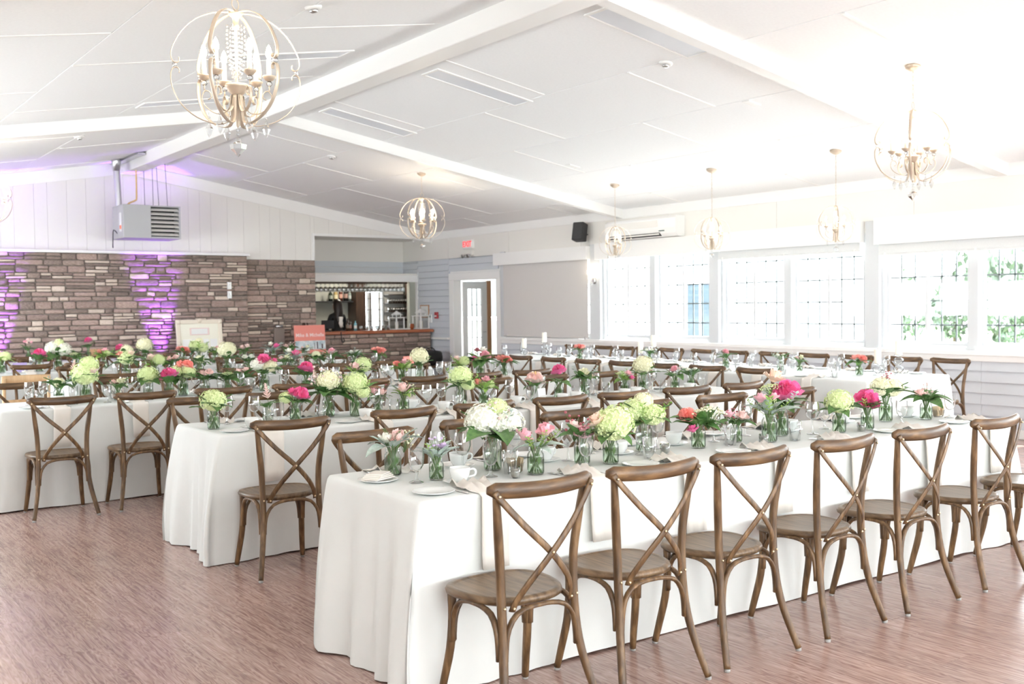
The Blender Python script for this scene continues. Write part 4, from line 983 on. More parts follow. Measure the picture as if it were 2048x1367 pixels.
def arrange(kind, x, y, z, label, group, seed, sc=1.0):
    jar, bl, (nl, lk, ls), (ns, sk), desc = FT[kind]
    jm, wt, sm, R_, H_ = JARS[jar]; r = random.Random(seed)
    # local x runs across the camera's line of sight so the bouquet faces the room as in the photo
    t = thing('flower_jar', label, 'flowers', (x, y, z), (0, 0, -0.62 + r.uniform(-.1, .1)), group, (sc, sc, sc))
    link('jar_glass', jm, t); link('water', wt, t); link('stems', sm, t)
    for k, c, rr, dx, dy, dz in bl:
        link({'hyd': 'hydrangea_bloom', 'peony': 'peony_bloom', 'rose': 'rose_bloom', 'spray': 'spray', 'lace': 'lace_flower', 'astilbe': 'astilbe_plume'}[k], bloom(k, c), t,
             (dx, dy, dz), (r.uniform(-.25,.25) - (.35 if k in ('peony','rose') else 0)*-1, r.uniform(-.25,.25), r.uniform(0, 6)), (rr*1.13, rr*1.13, rr*1.13))
    a0 = r.uniform(0, 6)
    nl = int(nl*1.9)
    for i in range(nl):
        a = a0 + i*2*pi/nl + r.uniform(-.3,.3); L_ = ls*r.uniform(.9,1.35); s = r.choice((0, 1, 2)) if lk != 'grey' else r.choice((0, 1, 1))
        link('leaf', LEAF[(lk, s)], t, (R_*.5*cos(a), R_*.5*sin(a), H_*.96 + r.uniform(0,.02)), (r.uniform(-.3,.3), -r.uniform(.05,.75), a), (L_, L_, L_))
    for i in range(ns):
        a = a0 + 1 + i*2*pi/max(ns,1); L_ = r.uniform(.09,.13)*(H_/.118)
        if sk == 'leaf': link('fern_frond', FERN, t, (0, 0, H_*.95), (0, -r.uniform(.3,1.0), a), (L_, L_, L_))
        else: link('sprig', SPRIG[sk], t, (R_*.4*cos(a), R_*.4*sin(a), H_*.95), (0, r.uniform(.1,.5), a), (L_, L_, L_))
    return t
FL = {
'T1': [('rose_cream_euc',2.29,4.10), ('lav',2.37,3.86), ('hyd_white_big',2.71,3.92), ('pinkroses_lime',2.79,3.70), ('pinkmix_low',3.14,3.80), ('hyd_green_peach',3.25,3.72), ('viburnum',3.65,3.92), ('annes',3.95,3.83), ('pinkmix_small',4.27,3.86), ('tallmix',4.41,3.75), ('peonytall',4.66,3.88), ('hyd_green',5.01,3.75), ('peony_hot',5.26,3.74), ('hyd_cream',5.70,3.92), ('greens_pink',5.98,3.82)],
'T2': [('hyd_green',2.30,6.40), ('astilbe',2.76,6.62), ('peony_lime',2.90,6.55), ('wispy_big',3.18,6.58), ('hyd_green_tall',3.34,6.50), ('pinkmix_small',3.58,6.60), ('rose_fern',3.72,6.50), ('hyd_green_tall',4.25,6.55), ('coral_green',4.43,6.52), ('dahlia',4.92,6.52), ('peony_single',5.18,6.55), ('cream_foliage',5.42,6.52), ('pink_greens',5.84,6.5), ('hyd_cream_tall',6.05,6.50), ('pink_small',6.40,6.48), ('greens_white',6.62,6.5)],
'T3': [('greens_cream',1.97,9.05), ('hyd_green_big',2.17,9.02), ('small_pale',2.42,8.98), ('hyd_green',2.70,9.08), ('peony_hot',2.84,8.98), ('hyd_coral',2.99,9.06), ('blush',3.18,9.00), ('greens',3.34,8.98), ('blush',3.52,9.05), ('hyd_white_hot',3.72,9.02), ('peony_hot',4.10,8.95), ('rose_fern',4.60,8.95), ('hyd_green',4.74,9.05), ('coral_green',5.15,9.0), ('hyd_cream_tall',5.35,9.0), ('pinkmix',5.86,9.05), ('big_multi',6.08,9.0), ('coral_low',6.38,9.0)],
'T4': [('hyd_cream_coral',3.20,11.55), ('pinkmix',3.52,11.60), ('blush',3.72,11.62), ('greens_cream',4.02,11.60), ('hyd_cream_tall',4.34,11.60), ('greens_white',4.55,11.5), ('small_pale',5.0,11.5), ('hot_euc',5.18,11.7), ('greens_cream',5.45,11.6), ('pink_small',5.68,11.65), ('greens_white',5.96,11.6), ('coral_low',6.30,11.6)],
'T5': [('pinkmix',2.41,14.0), ('peony_hot',2.84,14.05), ('hyd_white_big',3.09,14.2), ('greens',3.27,14.05), ('coral_green',3.65,14.2), ('hyd_hot',3.90,14.2), ('hyd_cream_tall',4.18,14.2), ('coral_low',4.68,14.15), ('viburnum',4.92,14.2), ('pink_greens',5.14,14.2), ('blush',5.57,14.2), ('hot_euc',6.0,14.2), ('greens_pink',6.25,14.2), ('small_pale',6.48,14.15)],
'T6': [('pink_tall',3.20,16.55), ('peony_tall',4.05,16.6)],
'HT': [('coral_low',9.1,11.04), ('greens_white',9.15,9.72), ('pink_small',9.1,8.38), ('greens_white',9.1,7.58), ('small_pale',9.2,7.40), ('coral_low',9.05,6.53)],
}
sd = 100
for key in FL:
    x0, x1, y0, y1, td = TBL[key]; P_ = [list(t) for t in FL[key]]
    if key in ('T2', 'T3', 'T4', 'T5'):
        for _ in range(60):
            for i in range(len(P_)):
                for j in range(i):
                    dx, dy = P_[i][1]-P_[j][1], P_[i][2]-P_[j][2]; d = math.hypot(dx, dy)
                    if d < .185:
                        f = (.185-d)*.25; sx = (1 if dx >= 0 else -1); sy = (1 if dy >= 0 else -1)
                        P_[i][1] += sx*f*.35; P_[j][1] -= sx*f*.35; P_[i][2] += sy*f; P_[j][2] -= sy*f
            for p in P_: p[2] = min(max(p[2], (y0+y1)/2-.13), (y0+y1)/2+.17)
    FL[key] = [tuple(t) for t in P_]
for key in FL:
    x0, x1, y0, y1, td = TBL[key]
    items = sorted(FL[key], key=lambda t: t[1] if key != 'HT' else -t[2])
    for i, (k, x, y) in enumerate(items):
        sd += 1
        arrange(k, x, y, ZT, '%s, %s from left on the %s table' % (FT[k][4], ORD[i], td), 'flower jars on the %s table' % td, sd, {'T3': 1.08, 'T4': 1.2, 'T5': 1.2}.get(key, 1.0))
        FLOW.setdefault(key, []).append((x, y, JARS[FT[k][0]][3]))
# front table: glasses and cups set down one by one where they stand
td = 'front'
def put(kind, pts, key):
    for i, (x, y) in enumerate(pts):
        q = {'cup': .075, 'votive_candle': .026}.get(kind, .038)
        if taken(key, x, y, q*.9): 
            for dx, dy in ((.06,0),(-.06,0),(0,.06),(0,-.06),(.08,.06),(-.08,.06),(.1,-.07),(-.1,-.07),(.13,0),(-.13,0)):
                if not taken(key, x+dx, y+dy, q*.9): x, y = x+dx, y+dy; break
            else: continue
        FLOW.setdefault(key, []).append((x, y, q))
        lab = '%s, %s from left on the %s table' % (DESC[kind][0], ORD[i], TBL[key][4]); gp = '%ss on the %s table' % (DESC[kind][1], TBL[key][4])
        if kind == 'cup':
            ware('saucer', x, y, ZT, 0, lab.replace('white coffee cup', 'white saucer under the coffee cup'), 'saucers on the %s table' % TBL[key][4]); ware('cup', x, y, ZT+.0055, -.5+.3*i, lab, gp)
        else: ware(kind, x, y, ZT, 0, lab, gp)
put('votive_candle', [(2.66,3.68), (3.68,3.80), (4.34,3.73), (5.16,3.71)], 'T1')
put('cup', [(2.40,3.72), (2.64,4.10), (3.06,3.98), (3.49,3.93), (3.94,4.00), (4.86,3.98), (5.45,4.05), (6.02,3.98)], 'T1')
put('water_goblet', [(2.27,3.86), (2.60,3.78), (3.09,3.71), (3.56,3.84), (4.30,3.98), (5.10,3.92), (5.60,3.74), (6.18,3.78)], 'T1')
put('tumbler', [(2.655,3.79), (3.50,3.72), (4.16,3.80), (4.56,3.70)], 'T1')
put('wine_glass', [(2.50,4.06), (2.555,3.935), (2.90,4.02), (3.40,4.05), (4.52,4.02), (3.10,3.93), (3.78,3.96), (4.20,3.96), (4.86,3.82), (5.44,3.90), (6.22,3.90)], 'T1')
put('wine_glass', [(2.47,6.62), (2.60,6.48), (2.99,6.66), (3.47,6.45), (3.92,6.50), (4.08,6.56), (4.66,6.50), (5.05,6.62), (5.60,6.6), (6.25,6.6), (6.52,6.62)], 'T2')
put('tumbler', [(2.70,6.48), (3.06,6.45), (3.62,6.46), (4.14,6.44), (4.58,6.62), (5.28,6.45), (5.72,6.6), (6.2,6.42)], 'T2')
put('cup', [(2.50,6.28), (3.30,6.28), (3.90,6.68), (5.02,6.30), (5.66,6.30)], 'T2')
put('wine_glass', [(1.75,9.06), (1.86,9.08), (2.60,9.1), (3.44,8.88), (3.95,9.08), (4.48,9.1), (4.90,8.9), (5.02,9.0), (5.55,8.95), (5.72,9.05)], 'T3')
put('water_goblet', [(1.72,8.92), (2.30,8.86), (3.10,8.86), (3.85,8.9), (4.36,9.0), (5.25,8.85), (6.22,8.9)], 'T3')
ware('plate', 2.155, 3.99, ZT, 0, 'white plate under a folded napkin at left end of the front table', 'plates on the front table')
_mb = MB()
for _k in range(4): _mb.box(-.062+_k*.004, .058-_k*.003, -.045+_k*.003, .043-_k*.002, .0140+_k*.0065, .0195+_k*.0065, Matrix.Rotation(.10*_k-.1, 4, 'Z'))
tag(link('napkin', _mb.mesh('napkin', M['napkin']), None, (2.155, 3.99, ZT), (0, 0, .5)), 'cream napkin folded flat on the plate at left end of the front table', 'napkin', 'napkins on the front table')
near = [('plate', -.10, .13, 0), ('napkin', .09, 0, 0), ('fork', -.005, .125, .06), ('knife', .17, .13, -.05)]
full = near + [('saucer', .14, .30, 0), ('cup', .14, .30, -.6), ('water_goblet', .24, .25, 0)]
mid = [('plate', -.10, .13, 0), ('napkin', .09, 0, 0), ('wine_glass', .16, .27, 0), ('tumbler', .24, .22, 0)]
settings('T1', [2.29, 2.86, 3.42, 4.05, 4.67, 5.35, 6.02], 'near', near, td)
settings('T1', [2.40, 3.0, 3.65, 4.3, 4.95, 5.6], 'far', near, td)
settings('T2', [2.45, 3.22, 3.83, 4.47, 5.05, 5.69, 6.30], 'near', full, td)
settings('T2', [2.56, 3.14, 3.78, 4.44, 5.10, 5.72, 6.35], 'far', near, td)
settings('T3', [1.80, 2.40, 3.02, 3.66, 4.30, 4.90, 5.52, 6.12], 'near', full, td)
settings('T3', [2.1, 2.68, 3.30, 3.92, 4.55, 5.20, 5.85, 6.45], 'far', mid, td)
settings('T4', [2.92, 3.56, 4.20, 4.85, 5.40, 6.02], 'near', mid, td)
settings('T4', [2.95, 3.60, 4.15, 4.80, 5.45, 6.15], 'far', mid, td)
settings('T5', [2.0, 2.6, 3.2, 3.80, 4.45, 5.05, 5.68, 6.3], 'near', mid, td)
settings('HT', [12.4, 11.14, 10.58, 9.90, 9.25, 8.65, 8.02, 7.40, 6.76], 'room', mid, td, False)
settings('HT', [12.75, 12.08, 11.60, 11.1, 10.60, 9.98, 9.43, 8.78, 8.17, 7.55, 6.93, 6.37], 'window', mid, td, False)
# ------------------------------------------------------------------ bar recess and bar
M['darkwood'] = noise_mat('dark_bar_wood', (0.030, 0.016, 0.010), (0.075, 0.040, 0.025), scale=(8, 8, 1), nscale=4, rough=0.4)
M['redwood'] = noise_mat('red_brown_panel', (0.13, 0.045, 0.025), (0.20, 0.075, 0.045), scale=(10, 10, 1), nscale=3, rough=0.45)
M['counter'] = noise_mat('orange_red_wood_counter', (0.36, 0.10, 0.045), (0.48, 0.17, 0.08), scale=(1, 8, 8), nscale=4, rough=0.25)
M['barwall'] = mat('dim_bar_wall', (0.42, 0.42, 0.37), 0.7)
M['mirror'] = mat('dim_mirror', (0.75, 0.80, 0.78), 0.04, 1.0)
rb_ = MB().box(BX-0.12, BX, YG+0.02, 19.42, 0, 2.9).box(BX, W+0.14, YG+0.16, 19.42, OT+0.013, OT+0.1).box(BX, W+0.012, 19.30, 19.42, 2.10, OT+0.02)
struct('wall_recess', rb_.mesh('wall_recess', M['cream']), 'recess wall over the bar, cream above grey blue siding')
for k in range(3): link('siding_board', MB().bbox(BX+0.002, W+0.005, 19.282, 19.298, 2.10+k*.122, 2.216+k*.122, .003).mesh('siding_board', M['greyblue']), bpy.data.objects['wall_recess'])
XB = 12.45
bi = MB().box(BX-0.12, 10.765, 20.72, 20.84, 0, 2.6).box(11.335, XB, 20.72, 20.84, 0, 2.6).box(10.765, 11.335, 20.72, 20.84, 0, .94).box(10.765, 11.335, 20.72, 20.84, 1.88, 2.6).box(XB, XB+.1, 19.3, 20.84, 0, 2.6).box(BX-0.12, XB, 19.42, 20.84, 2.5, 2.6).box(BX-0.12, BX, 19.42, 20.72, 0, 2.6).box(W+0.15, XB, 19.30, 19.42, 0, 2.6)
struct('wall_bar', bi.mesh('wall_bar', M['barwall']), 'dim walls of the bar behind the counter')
hd = struct('trim_%d' % n, MB().bbox(BX+0.004, W+0.03, 18.68, 18.86, 2.03, 2.165, .006).mesh('bar_header', M['white']), 'white boxed header across the bar opening'); n += 1
link('soffit', quick_box('soffit', BX+0.002, W+0.1, 18.70, 19.29, 2.166, 2.20, M['cream']), hd)
link('header_post', MB().bbox(W-0.03, W+0.02, 18.68, 18.76, 1.08, 2.03, .004).mesh('header_post', M['white']), hd)
ws3 = struct('wall_bar_front', MB().box(BX, 11.03, YG-0.03, 18.5, 0, 1.0).mesh('wall_bar_front', M['mortar']), 'stone front below the orange wooden bar counter')
stone_field(ws3, BX+0.01, 11.03, 0.0, 1.0, YG-0.03, 31, vis=lambda x, z: z > 0.35, maxn=200)
t = tag(link('bar_counter', MB().bbox(BX+0.005, 11.06, 18.02, 18.58, 1.005, 1.065, .012).mesh('bar_counter', M['counter'])), 'orange red wooden counter on the stone bar front', 'counter')
CZ = 1.067
# back bar furniture
t = thing('bar_shelf', 'wall shelf of liquor bottles at left end of the bar', 'shelf', (10.1, 20.55, 1.63))
link('board', MB().bbox(-.75, .42, -.12, .15, 0, .03, .003).mesh('board', M['black']), t)
link('board', MB().bbox(-.75, .42, -.12, .15, -.62, -.59, .003).mesh('board', M['black']), t)
tag(link('back_bar_post', MB().bbox(10.50, 10.735, 20.30, 20.70, .905, 2.49, .006).mesh('back_bar_post', M['darkwood'])), 'dark brown panel beside the mirror behind the bar', 'panel')
t = thing('bar_window', 'tall bright gridded window behind the bar', 'window', (11.05, 20.66, .21))
link('pane', quick_box('pane', -.264, .264, .0, .01, .751, 1.643, M['glass']), t)
link('light_blocking_strip', MB().bbox(-.262, -.17, .03, .06, .76, 1.64, .004).bbox(-.05, .04, .03, .06, .76, 1.64, .004).bbox(.20, .262, .03, .06, .76, 1.64, .004).mesh('light_blocking_strip', M['blind']), t)  # grey strips added behind the pane to block part of the bright opening
gf = MB().bbox(-.30, -.265, -.03, .02, .72, 1.69, .003).bbox(.265, .30, -.03, .02, .72, 1.69, .003).bbox(-.264, .264, -.03, .02, 1.645, 1.69, .003).bbox(-.264, .264, -.03, .02, .72, .75, .003)
link('frame', gf.mesh('frame', M['greyblue']), t)
gf = MB()
for x in (-.09, -.02, .10): gf.box(x-.012, x+.012, -.012, -.001, .75, 1.645)
for z in (1.0, 1.25, 1.5): gf.box(-.265, .265, -.010, -.002, z-.006, z+.006)
link('muntin_grid', gf.mesh('muntin_grid', M['darkwood']), t)
gs = thing('glass_shelf_unit', 'white shelf unit of glasses at right of the bar', 'shelf', (11.62, 20.52, 0))
link('back', quick_box('back', -.27, .27, .16, .18, 1.1, 2.3, M['cream']), gs)
for z in (1.22, 1.42, 1.61, 1.80): link('shelf', MB().bbox(-.27, .27, -.12, .16, z-.014, z, .002).mesh('shelf', M['darkwood']), gs)
tag(link('bar_cabinet', MB().bbox(11.90, 12.35, 20.2, 20.6, 1.20, 2.45, .006).mesh('bar_cabinet', M['redwood'])), 'red brown cabinet hung at right end of the bar', 'cabinet')
tag(link('back_counter', MB().bbox(BX+0.01, XB-.01, 20.05, 20.71, .84, .90, .006).box(BX+.03, XB-.03, 20.10, 20.71, 0, .84).mesh('back_counter', M['darkwood'])), 'dark back counter behind the bar', 'counter')
# stemware
SW = {}
def _sw(me):
    if me.name in SW: return SW[me.name]
    m2 = me.copy(); m2.materials.clear(); m2.materials.append(M['stemware']); return m2
def stem_small(kind, x, y, z, label, group, flip=False, s=1.0):
    parts = WARE[kind]
    t = thing(kind, label, 'glass', (x, y, z), (pi, 0, 0) if flip else (0, 0, 0), group, (s, s, s))
    for n_, me in parts: link(n_ or 'body', SW.setdefault(me.name, _sw(me)), t)
for i in range(3):
    tag(link('stemware_rack', MB().box(BX+.05, 11.0, 18.95+i*.09, 18.965+i*.09, 2.0, 2.03).box(BX+.05, 11.0, 18.99+i*.09, 19.0+i*.09, 2.0, 2.012).mesh('stemware_rack', M['darkwood'])), '%s rail for hanging stemware under the bar header' % ('front', 'middle', 'rear')[i], 'rack', 'stemware rails')
    for k in range(24):
        x = BX+.14+k*.097 + i*.03
        stem_small('wine_glass', x, 18.985+i*.09, 2.012, 'upside-down wine glass, %s from left in the %s row under the bar header' % (ORD[k], ('front', 'middle', 'rear')[i]), 'wine glasses hanging above the bar', True, .95)
for j, z in enumerate((1.22, 1.42, 1.61)):
    for k in range(8): stem_small('tumbler', 11.40+k*.062, 20.47, z, 'tumbler, %s from left on the %s shelf of the bar shelf unit' % (ORD[k], ('lower', 'middle', 'upper')[j]), 'tumblers on the bar shelf unit', False, .85)
for k in range(11): stem_small('tumbler', 9.56+k*.062, 18.32 + (k % 2)*.09, CZ, 'empty tumbler, %s from left on the bar counter' % ORD[k], 'tumblers on the bar counter', False, .8)
def bottle(x, y, z, h, r_, col, lab_col, label, group='bottles behind the bar'):
    t = thing('bottle', label, 'bottle', (x, y, z), group=group)
    m = mat('bottle_glass_'+str(len(bpy.data.materials)), col, 0.08, 0, .6)
    link('bottle_body', MB().lathe([(0, 0), (r_, 0), (r_, h*.6), (r_*.85, h*.68), (r_*.35, h*.78), (r_*.33, h*.97)], 14, cap=False).mesh('bottle_body', m), t)
    link('cap', MB().lathe([(r_*.38, h*.93), (r_*.38, h), (0, h)], 10).mesh('cap', M['black']), t)
    link('paper_label', MB().lathe([(r_*1.01, h*.2), (r_*1.01, h*.5)], 14, cap=False).mesh('paper_label', mat('paper_label_'+str(len(bpy.data.materials)), lab_col, .7)), t)
bottle(9.99, 20.5, 1.66, .25, .045, (.02,.03,.02), (.25,.27,.22), 'dark round bottle, first from left on bar shelf')
bottle(10.11, 20.5, 1.66, .27, .048, (.35,.25,.10), (.65,.58,.38), 'amber bottle with cream label on bar shelf')
bottle(10.23, 20.5, 1.66, .30, .042, (.10,.03,.02), (.45,.25,.20), 'brown bottle with pink label on bar shelf')
bottle(10.35, 20.5, 1.66, .31, .046, (.02,.02,.02), (.30,.18,.15), 'tall black bottle on bar shelf')
bottle(10.45, 20.5, 1.66, .24, .035, (.20,.24,.22), (.40,.42,.40), 'clear slim bottle, rightmost on bar shelf')
bottle(10.02, 20.4, 1.04, .38, .04, (.30,.32,.08), (.6,.6,.45), 'olive wine bottle on lower shelf beside the bartender')
bottle(9.47, 18.36, CZ, .20, .03, (.25,.55,.62), (.8,.82,.8), 'small turquoise bottle on the bar counter', 'bottles on the bar counter')
bottle(9.33, 18.42, CZ, .24, .032, (.05,.03,.02), (.3,.25,.2), 'slim dark bottle on the bar counter', 'bottles on the bar counter')
bottle(9.40, 18.44, CZ, .22, .028, (.08,.05,.03), (.5,.3,.25), 'short brown bottle on the bar counter', 'bottles on the bar counter')
def lantern(x, y, s, label):
    t = thing('lantern', label, 'lantern', (x, y, CZ), (0, 0, .25), 'white candle lanterns', (s, s, s)); w = .105
    link('base', MB().bbox(-w-.02, w+.02, -w-.02, w+.02, 0, .018, .003).mesh('base', M['white']), t)
    f = MB()
    for a in (-1, 1):
        for b in (-1, 1): f.bbox(a*w-.011, a*w+.011, b*w-.011, b*w+.011, .018, .235, .002)
    link('corner_posts', f.mesh('corner_posts', M['white']), t)
    link('collar', MB().bbox(-w-.02, w+.02, -w-.02, w+.02, .235, .252, .003).mesh('collar', M['white']), t)
    link('roof', MB().add([(-.07,-.07,.30),(.07,-.07,.30),(.07,.07,.30),(-.07,.07,.30),(0,0,.385),(-.085,-.085,.30),(.085,-.085,.30),(.085,.085,.30),(-.085,.085,.30)], [(5,6,4),(6,7,4),(7,8,4),(8,5,4),(8,7,6,5)]).bbox(-.066,-.05,-.066,-.05,.252,.30,.002).bbox(.05,.066,-.066,-.05,.252,.30,.002).bbox(-.066,-.05,.05,.066,.252,.30,.002).bbox(.05,.066,.05,.066,.252,.30,.002).mesh('roof', M['white']), t)
    link('ring', MB().tube([(.018*cos(i*pi/6), 0, .40+.018*sin(i*pi/6)) for i in range(13)], .0025, 5).mesh('ring', M['steel']), t)
    for a in (0, pi/2, pi, -pi/2):
        link('pane', MB().box(-w+.011, w-.011, w-.002, w, .02, .234).mesh('pane', M['glass']), t, rot=(0, 0, a))
    c = link('pillar_candle', MB().lathe([(.034, .02), (.034, .15), (.03, .155), (0, .15)], 14, cap=False).mesh('pillar_candle', M['wax'])); c.location = (x, y, CZ); c.scale = (s, s, s)
    tag(c, 'ivory pillar candle inside the ' + label.replace(' on the bar', ''), 'candle')
lantern(10.38, 18.34, .98, 'white lantern left of the amber votive on the bar')
lantern(10.92, 18.30, 1.08, 'white lantern at the right end on the bar')
t = thing('amber_votive', 'amber glass votive between the two bar lanterns', 'candle holder', (10.70, 18.28, CZ))
link('holder', MB().lathe([(.02, 0), (.042, .03), (.045, .07), (.035, .11), (.03, .11)], 14).mesh('holder', mat('amber_glass', (.30, .07, .02), .1)), t)
link('flame', MB().sphere((0, -.02, .07), .014, 8, 6, (1, 1, 1.4)).mesh('flame', mat('candle_glow', (1, .5, .2), .5, emit=(1, .45, .15), es=.25)), t)
t = thing('flute_vase', 'tall white folded napkin standing in a glass flute on the bar', 'glass', (9.13, 18.30, CZ))
link('glass', MB().lathe([(.03, 0), (.006, .006), (.005, .05), (.026, .09), (.036, .16)], 14, cap=False).mesh('glass', M['crystal']), t)
link('napkin', MB().lathe([(.02, .07), (.045, .15), (.035, .20), (.045, .27), (.03, .275)], 9).mesh('napkin', M['napkin']), t)
t = thing('pos_terminal', 'black tablet till on the left end of the bar', 'till', (8.86, 18.32, CZ), (0, 0, -.5))
link('stand', MB().bbox(-.06, .06, -.05, .09, 0, .02, .004).tube([(0, .04, .02), (0, .0, .12)], .018, 8).mesh('stand', M['black']), t)
link('screen', MB().bbox(-.12, .12, -.008, .008, -.09, .09, .004).mesh('screen', M['black']), t, (0, -.03, .13), (-.5, 0, 0))
t = tag(link('phone_cord', MB().tube(smooth_pts([(8.98, 18.0, 1.06), (8.98, 17.99, .96), (9.0, 17.99, .86), (9.04, 17.985, .88), (9.02, 17.99, .95)], 4), .009, 6).mesh('phone_cord', M['black'])), 'black cord loop hanging over the counter edge', 'cord')
tag(link('paper_stack', MB().bbox(10.48, 10.62, 18.2, 18.34, CZ, CZ+.02, .003).mesh('paper_stack', M['china'])), 'small white paper stack beside the amber votive', 'paper')
# fill lamp with a housing, added to brighten the bar interior
t = thing('bar_fill_light', 'round fill light added in the bar ceiling', 'ceiling light', (10.3, 19.7, 2.49))
link('housing', MB().lathe([(.09, .01), (.09, -.02), (.075, -.02), (.07, .0)], 16, cap=False).mesh('housing', M['white']), t)
_l = bpy.data.lights.new('bar_fill_lamp', 'POINT'); _l.energy = 2; _l.color = (1, .93, .82); _l.shadow_soft_size = .07
_lo = bpy.data.objects.new('bar_fill_lamp', _l); COL.objects.link(_lo); _lo.parent = t; _lo.location = (0, 0, -.08)
# bartender
M['cloth_black'] = mat('black_shirt', (0.012, 0.012, 0.014), 0.8)
M['skin'] = mat('skin', (0.50, 0.30, 0.22), 0.5)
M['hair'] = noise_mat('dark_brown_hair', (0.010, 0.006, 0.004), (0.035, 0.018, 0.012), scale=(30, 30, 2), nscale=4, rough=0.4)
def person(x, y, rz):
    t = thing('person', 'person with long dark hair in black, back turned, behind the bar', 'person', (x, y, 0), (0, 0, rz))
    V = {}; verts = []; rad = []; edges = []
    def v(nm, p, r, par=None):
        V[nm] = len(verts); verts.append(p); rad.append(r)
        if par: edges.append((V[par], V[nm]))
    v('pelvis', (0, 0, .93), (.155, .115)); v('waist', (0, .0, 1.07), (.125, .095), 'pelvis'); v('chest', (0, .01, 1.24), (.150, .11), 'waist'); v('upper', (0, .0, 1.35), (.13, .085), 'chest'); v('neck', (0, .01, 1.43), (.048, .048), 'upper')
    v('jaw', (0, .03, 1.50), (.062, .075), 'neck'); v('head', (0, .015, 1.57), (.076, .09), 'jaw'); v('crown', (0, .0, 1.64), (.055, .065), 'head')
    for s, nm in ((-1, 'l'), (1, 'r')):
        v(nm+'sh', (s*.165, 0, 1.345), (.052, .052), 'upper'); v(nm+'el', (s*.225, .03, 1.09), (.040, .040), nm+'sh'); v(nm+'wr', (s*.15, .25, 1.06), (.026, .022), nm+'el'); v(nm+'palm', (s*.125, .31, 1.06), (.033, .016), nm+'wr')
        for k in range(4): v(nm+'f%d' % k, (s*(.125 + (k-1.5)*.019), .352, 1.055), (.009, .009), nm+'palm'); v(nm+'g%d' % k, (s*(.12 + (k-1.5)*.019), .385 - abs(k-1.3)*.008, 1.040), (.0075, .0075), nm+'f%d' % k)
        v(nm+'t', (s*(.085), .325, 1.065), (.010, .010), nm+'palm'); v(nm+'t2', (s*.072, .350, 1.058), (.008, .008), nm+'t')
        v(nm+'hip', (s*.085, 0, .87), (.098, .10), 'pelvis'); v(nm+'kn', (s*.095, .0, .49), (.058, .062), nm+'hip'); v(nm+'an', (s*.10, -.02, .09), (.036, .042), nm+'kn'); v(nm+'toe', (s*.11, .11, .035), (.038, .026), nm+'an')
    me = bpy.data.meshes.new('body'); me.from_pydata(verts, edges, []); o = link('body', me, t)
    sk = o.modifiers.new('skin', 'SKIN'); sk.use_smooth_shade = True
    for i, r in enumerate(rad): me.skin_vertices[0].data[i].radius = r
    me.skin_vertices[0].data[0].use_root = True
    ss = o.modifiers.new('sub', 'SUBSURF'); ss.levels = 2; ss.render_levels = 2
    # black clothes on the body, skin on head and hands, chosen by where the surface is
    m = mat('clothed_body', (.012, .012, .014), .7); nt = m.node_tree; tc = nt.nodes.new('ShaderNodeTexCoord'); sp_ = nt.nodes.new('ShaderNodeSeparateXYZ'); nt.links.new(tc.outputs['Object'], sp_.inputs[0])
    g1 = nt.nodes.new('ShaderNodeMath'); g1.operation = 'GREATER_THAN'; g1.inputs[1].default_value = 1.425; nt.links.new(sp_.outputs['Z'], g1.inputs[0])
    g2 = nt.nodes.new('ShaderNodeMath'); g2.operation = 'GREATER_THAN'; g2.inputs[1].default_value = .19; nt.links.new(sp_.outputs['Y'], g2.inputs[0])
    mx_ = nt.nodes.new('ShaderNodeMath'); mx_.operation = 'MAXIMUM'; nt.links.new(g1.outputs[0], mx_.inputs[0]); nt.links.new(g2.outputs[0], mx_.inputs[1])
    mc = nt.nodes.new('ShaderNodeMix'); mc.data_type = 'RGBA'; mc.inputs[6].default_value = (.012, .012, .014, 1); mc.inputs[7].default_value = (.50, .30, .22, 1); nt.links.new(mx_.outputs[0], mc.inputs[0]); nt.links.new(mc.outputs[2], nt.nodes['Principled BSDF'].inputs['Base Color'])
    me.materials.append(m)
    h = MB(); vs = []; fs = []; nn = 18
    prof = [(1.695, .012, .0), (1.685, .060, -.005), (1.645, .092, -.012), (1.58, .102, -.02), (1.50, .103, -.03), (1.42, .098, -.045), (1.34, .098, -.062), (1.27, .085, -.075), (1.20, .05, -.085)]
    for z, r_, yy in prof:
        for i in range(nn):
            a = pi*.04 + (pi*.92)*0 + 2*pi*i/nn; fr_ = sin(a); ry = r_*(1.05 if fr_ < 0 else (.9 if z > 1.62 else .15)); vs.append((r_*cos(a)*(1+.03*sin(i*3+z*20)), yy + ry*fr_*(.85 if z > 1.4 else .45), z))
    for k in range(len(prof)-1):
        for i in range(nn): fs.append((k*nn+i, k*nn+(i+1)%nn, (k+1)*nn+(i+1)%nn, (k+1)*nn+i))
    fs.append(tuple(range(nn))); fs.append(tuple((len(prof)-1)*nn+i for i in range(nn-1,-1,-1))); h.add(vs, fs, True)
    link('hair', h.mesh('hair', M['hair']), t)
    f = MB().sphere((-.03, .105, 1.585), .011, 8, 6).sphere((.03, .105, 1.585), .011, 8, 6)
    link('eyes', f.mesh('eyes', M['china']), t)
    link('nose', MB().sphere((0, .118, 1.555), .013, 8, 6, (.8, 1, 1.5)).mesh('nose', M['skin']), t)
    link('mouth', MB().sphere((0, .108, 1.515), .018, 8, 6, (1.2, .5, .35)).mesh('mouth', mat('lips', (.5, .16, .14), .5)), t)
person(9.62, 19.45, .15)

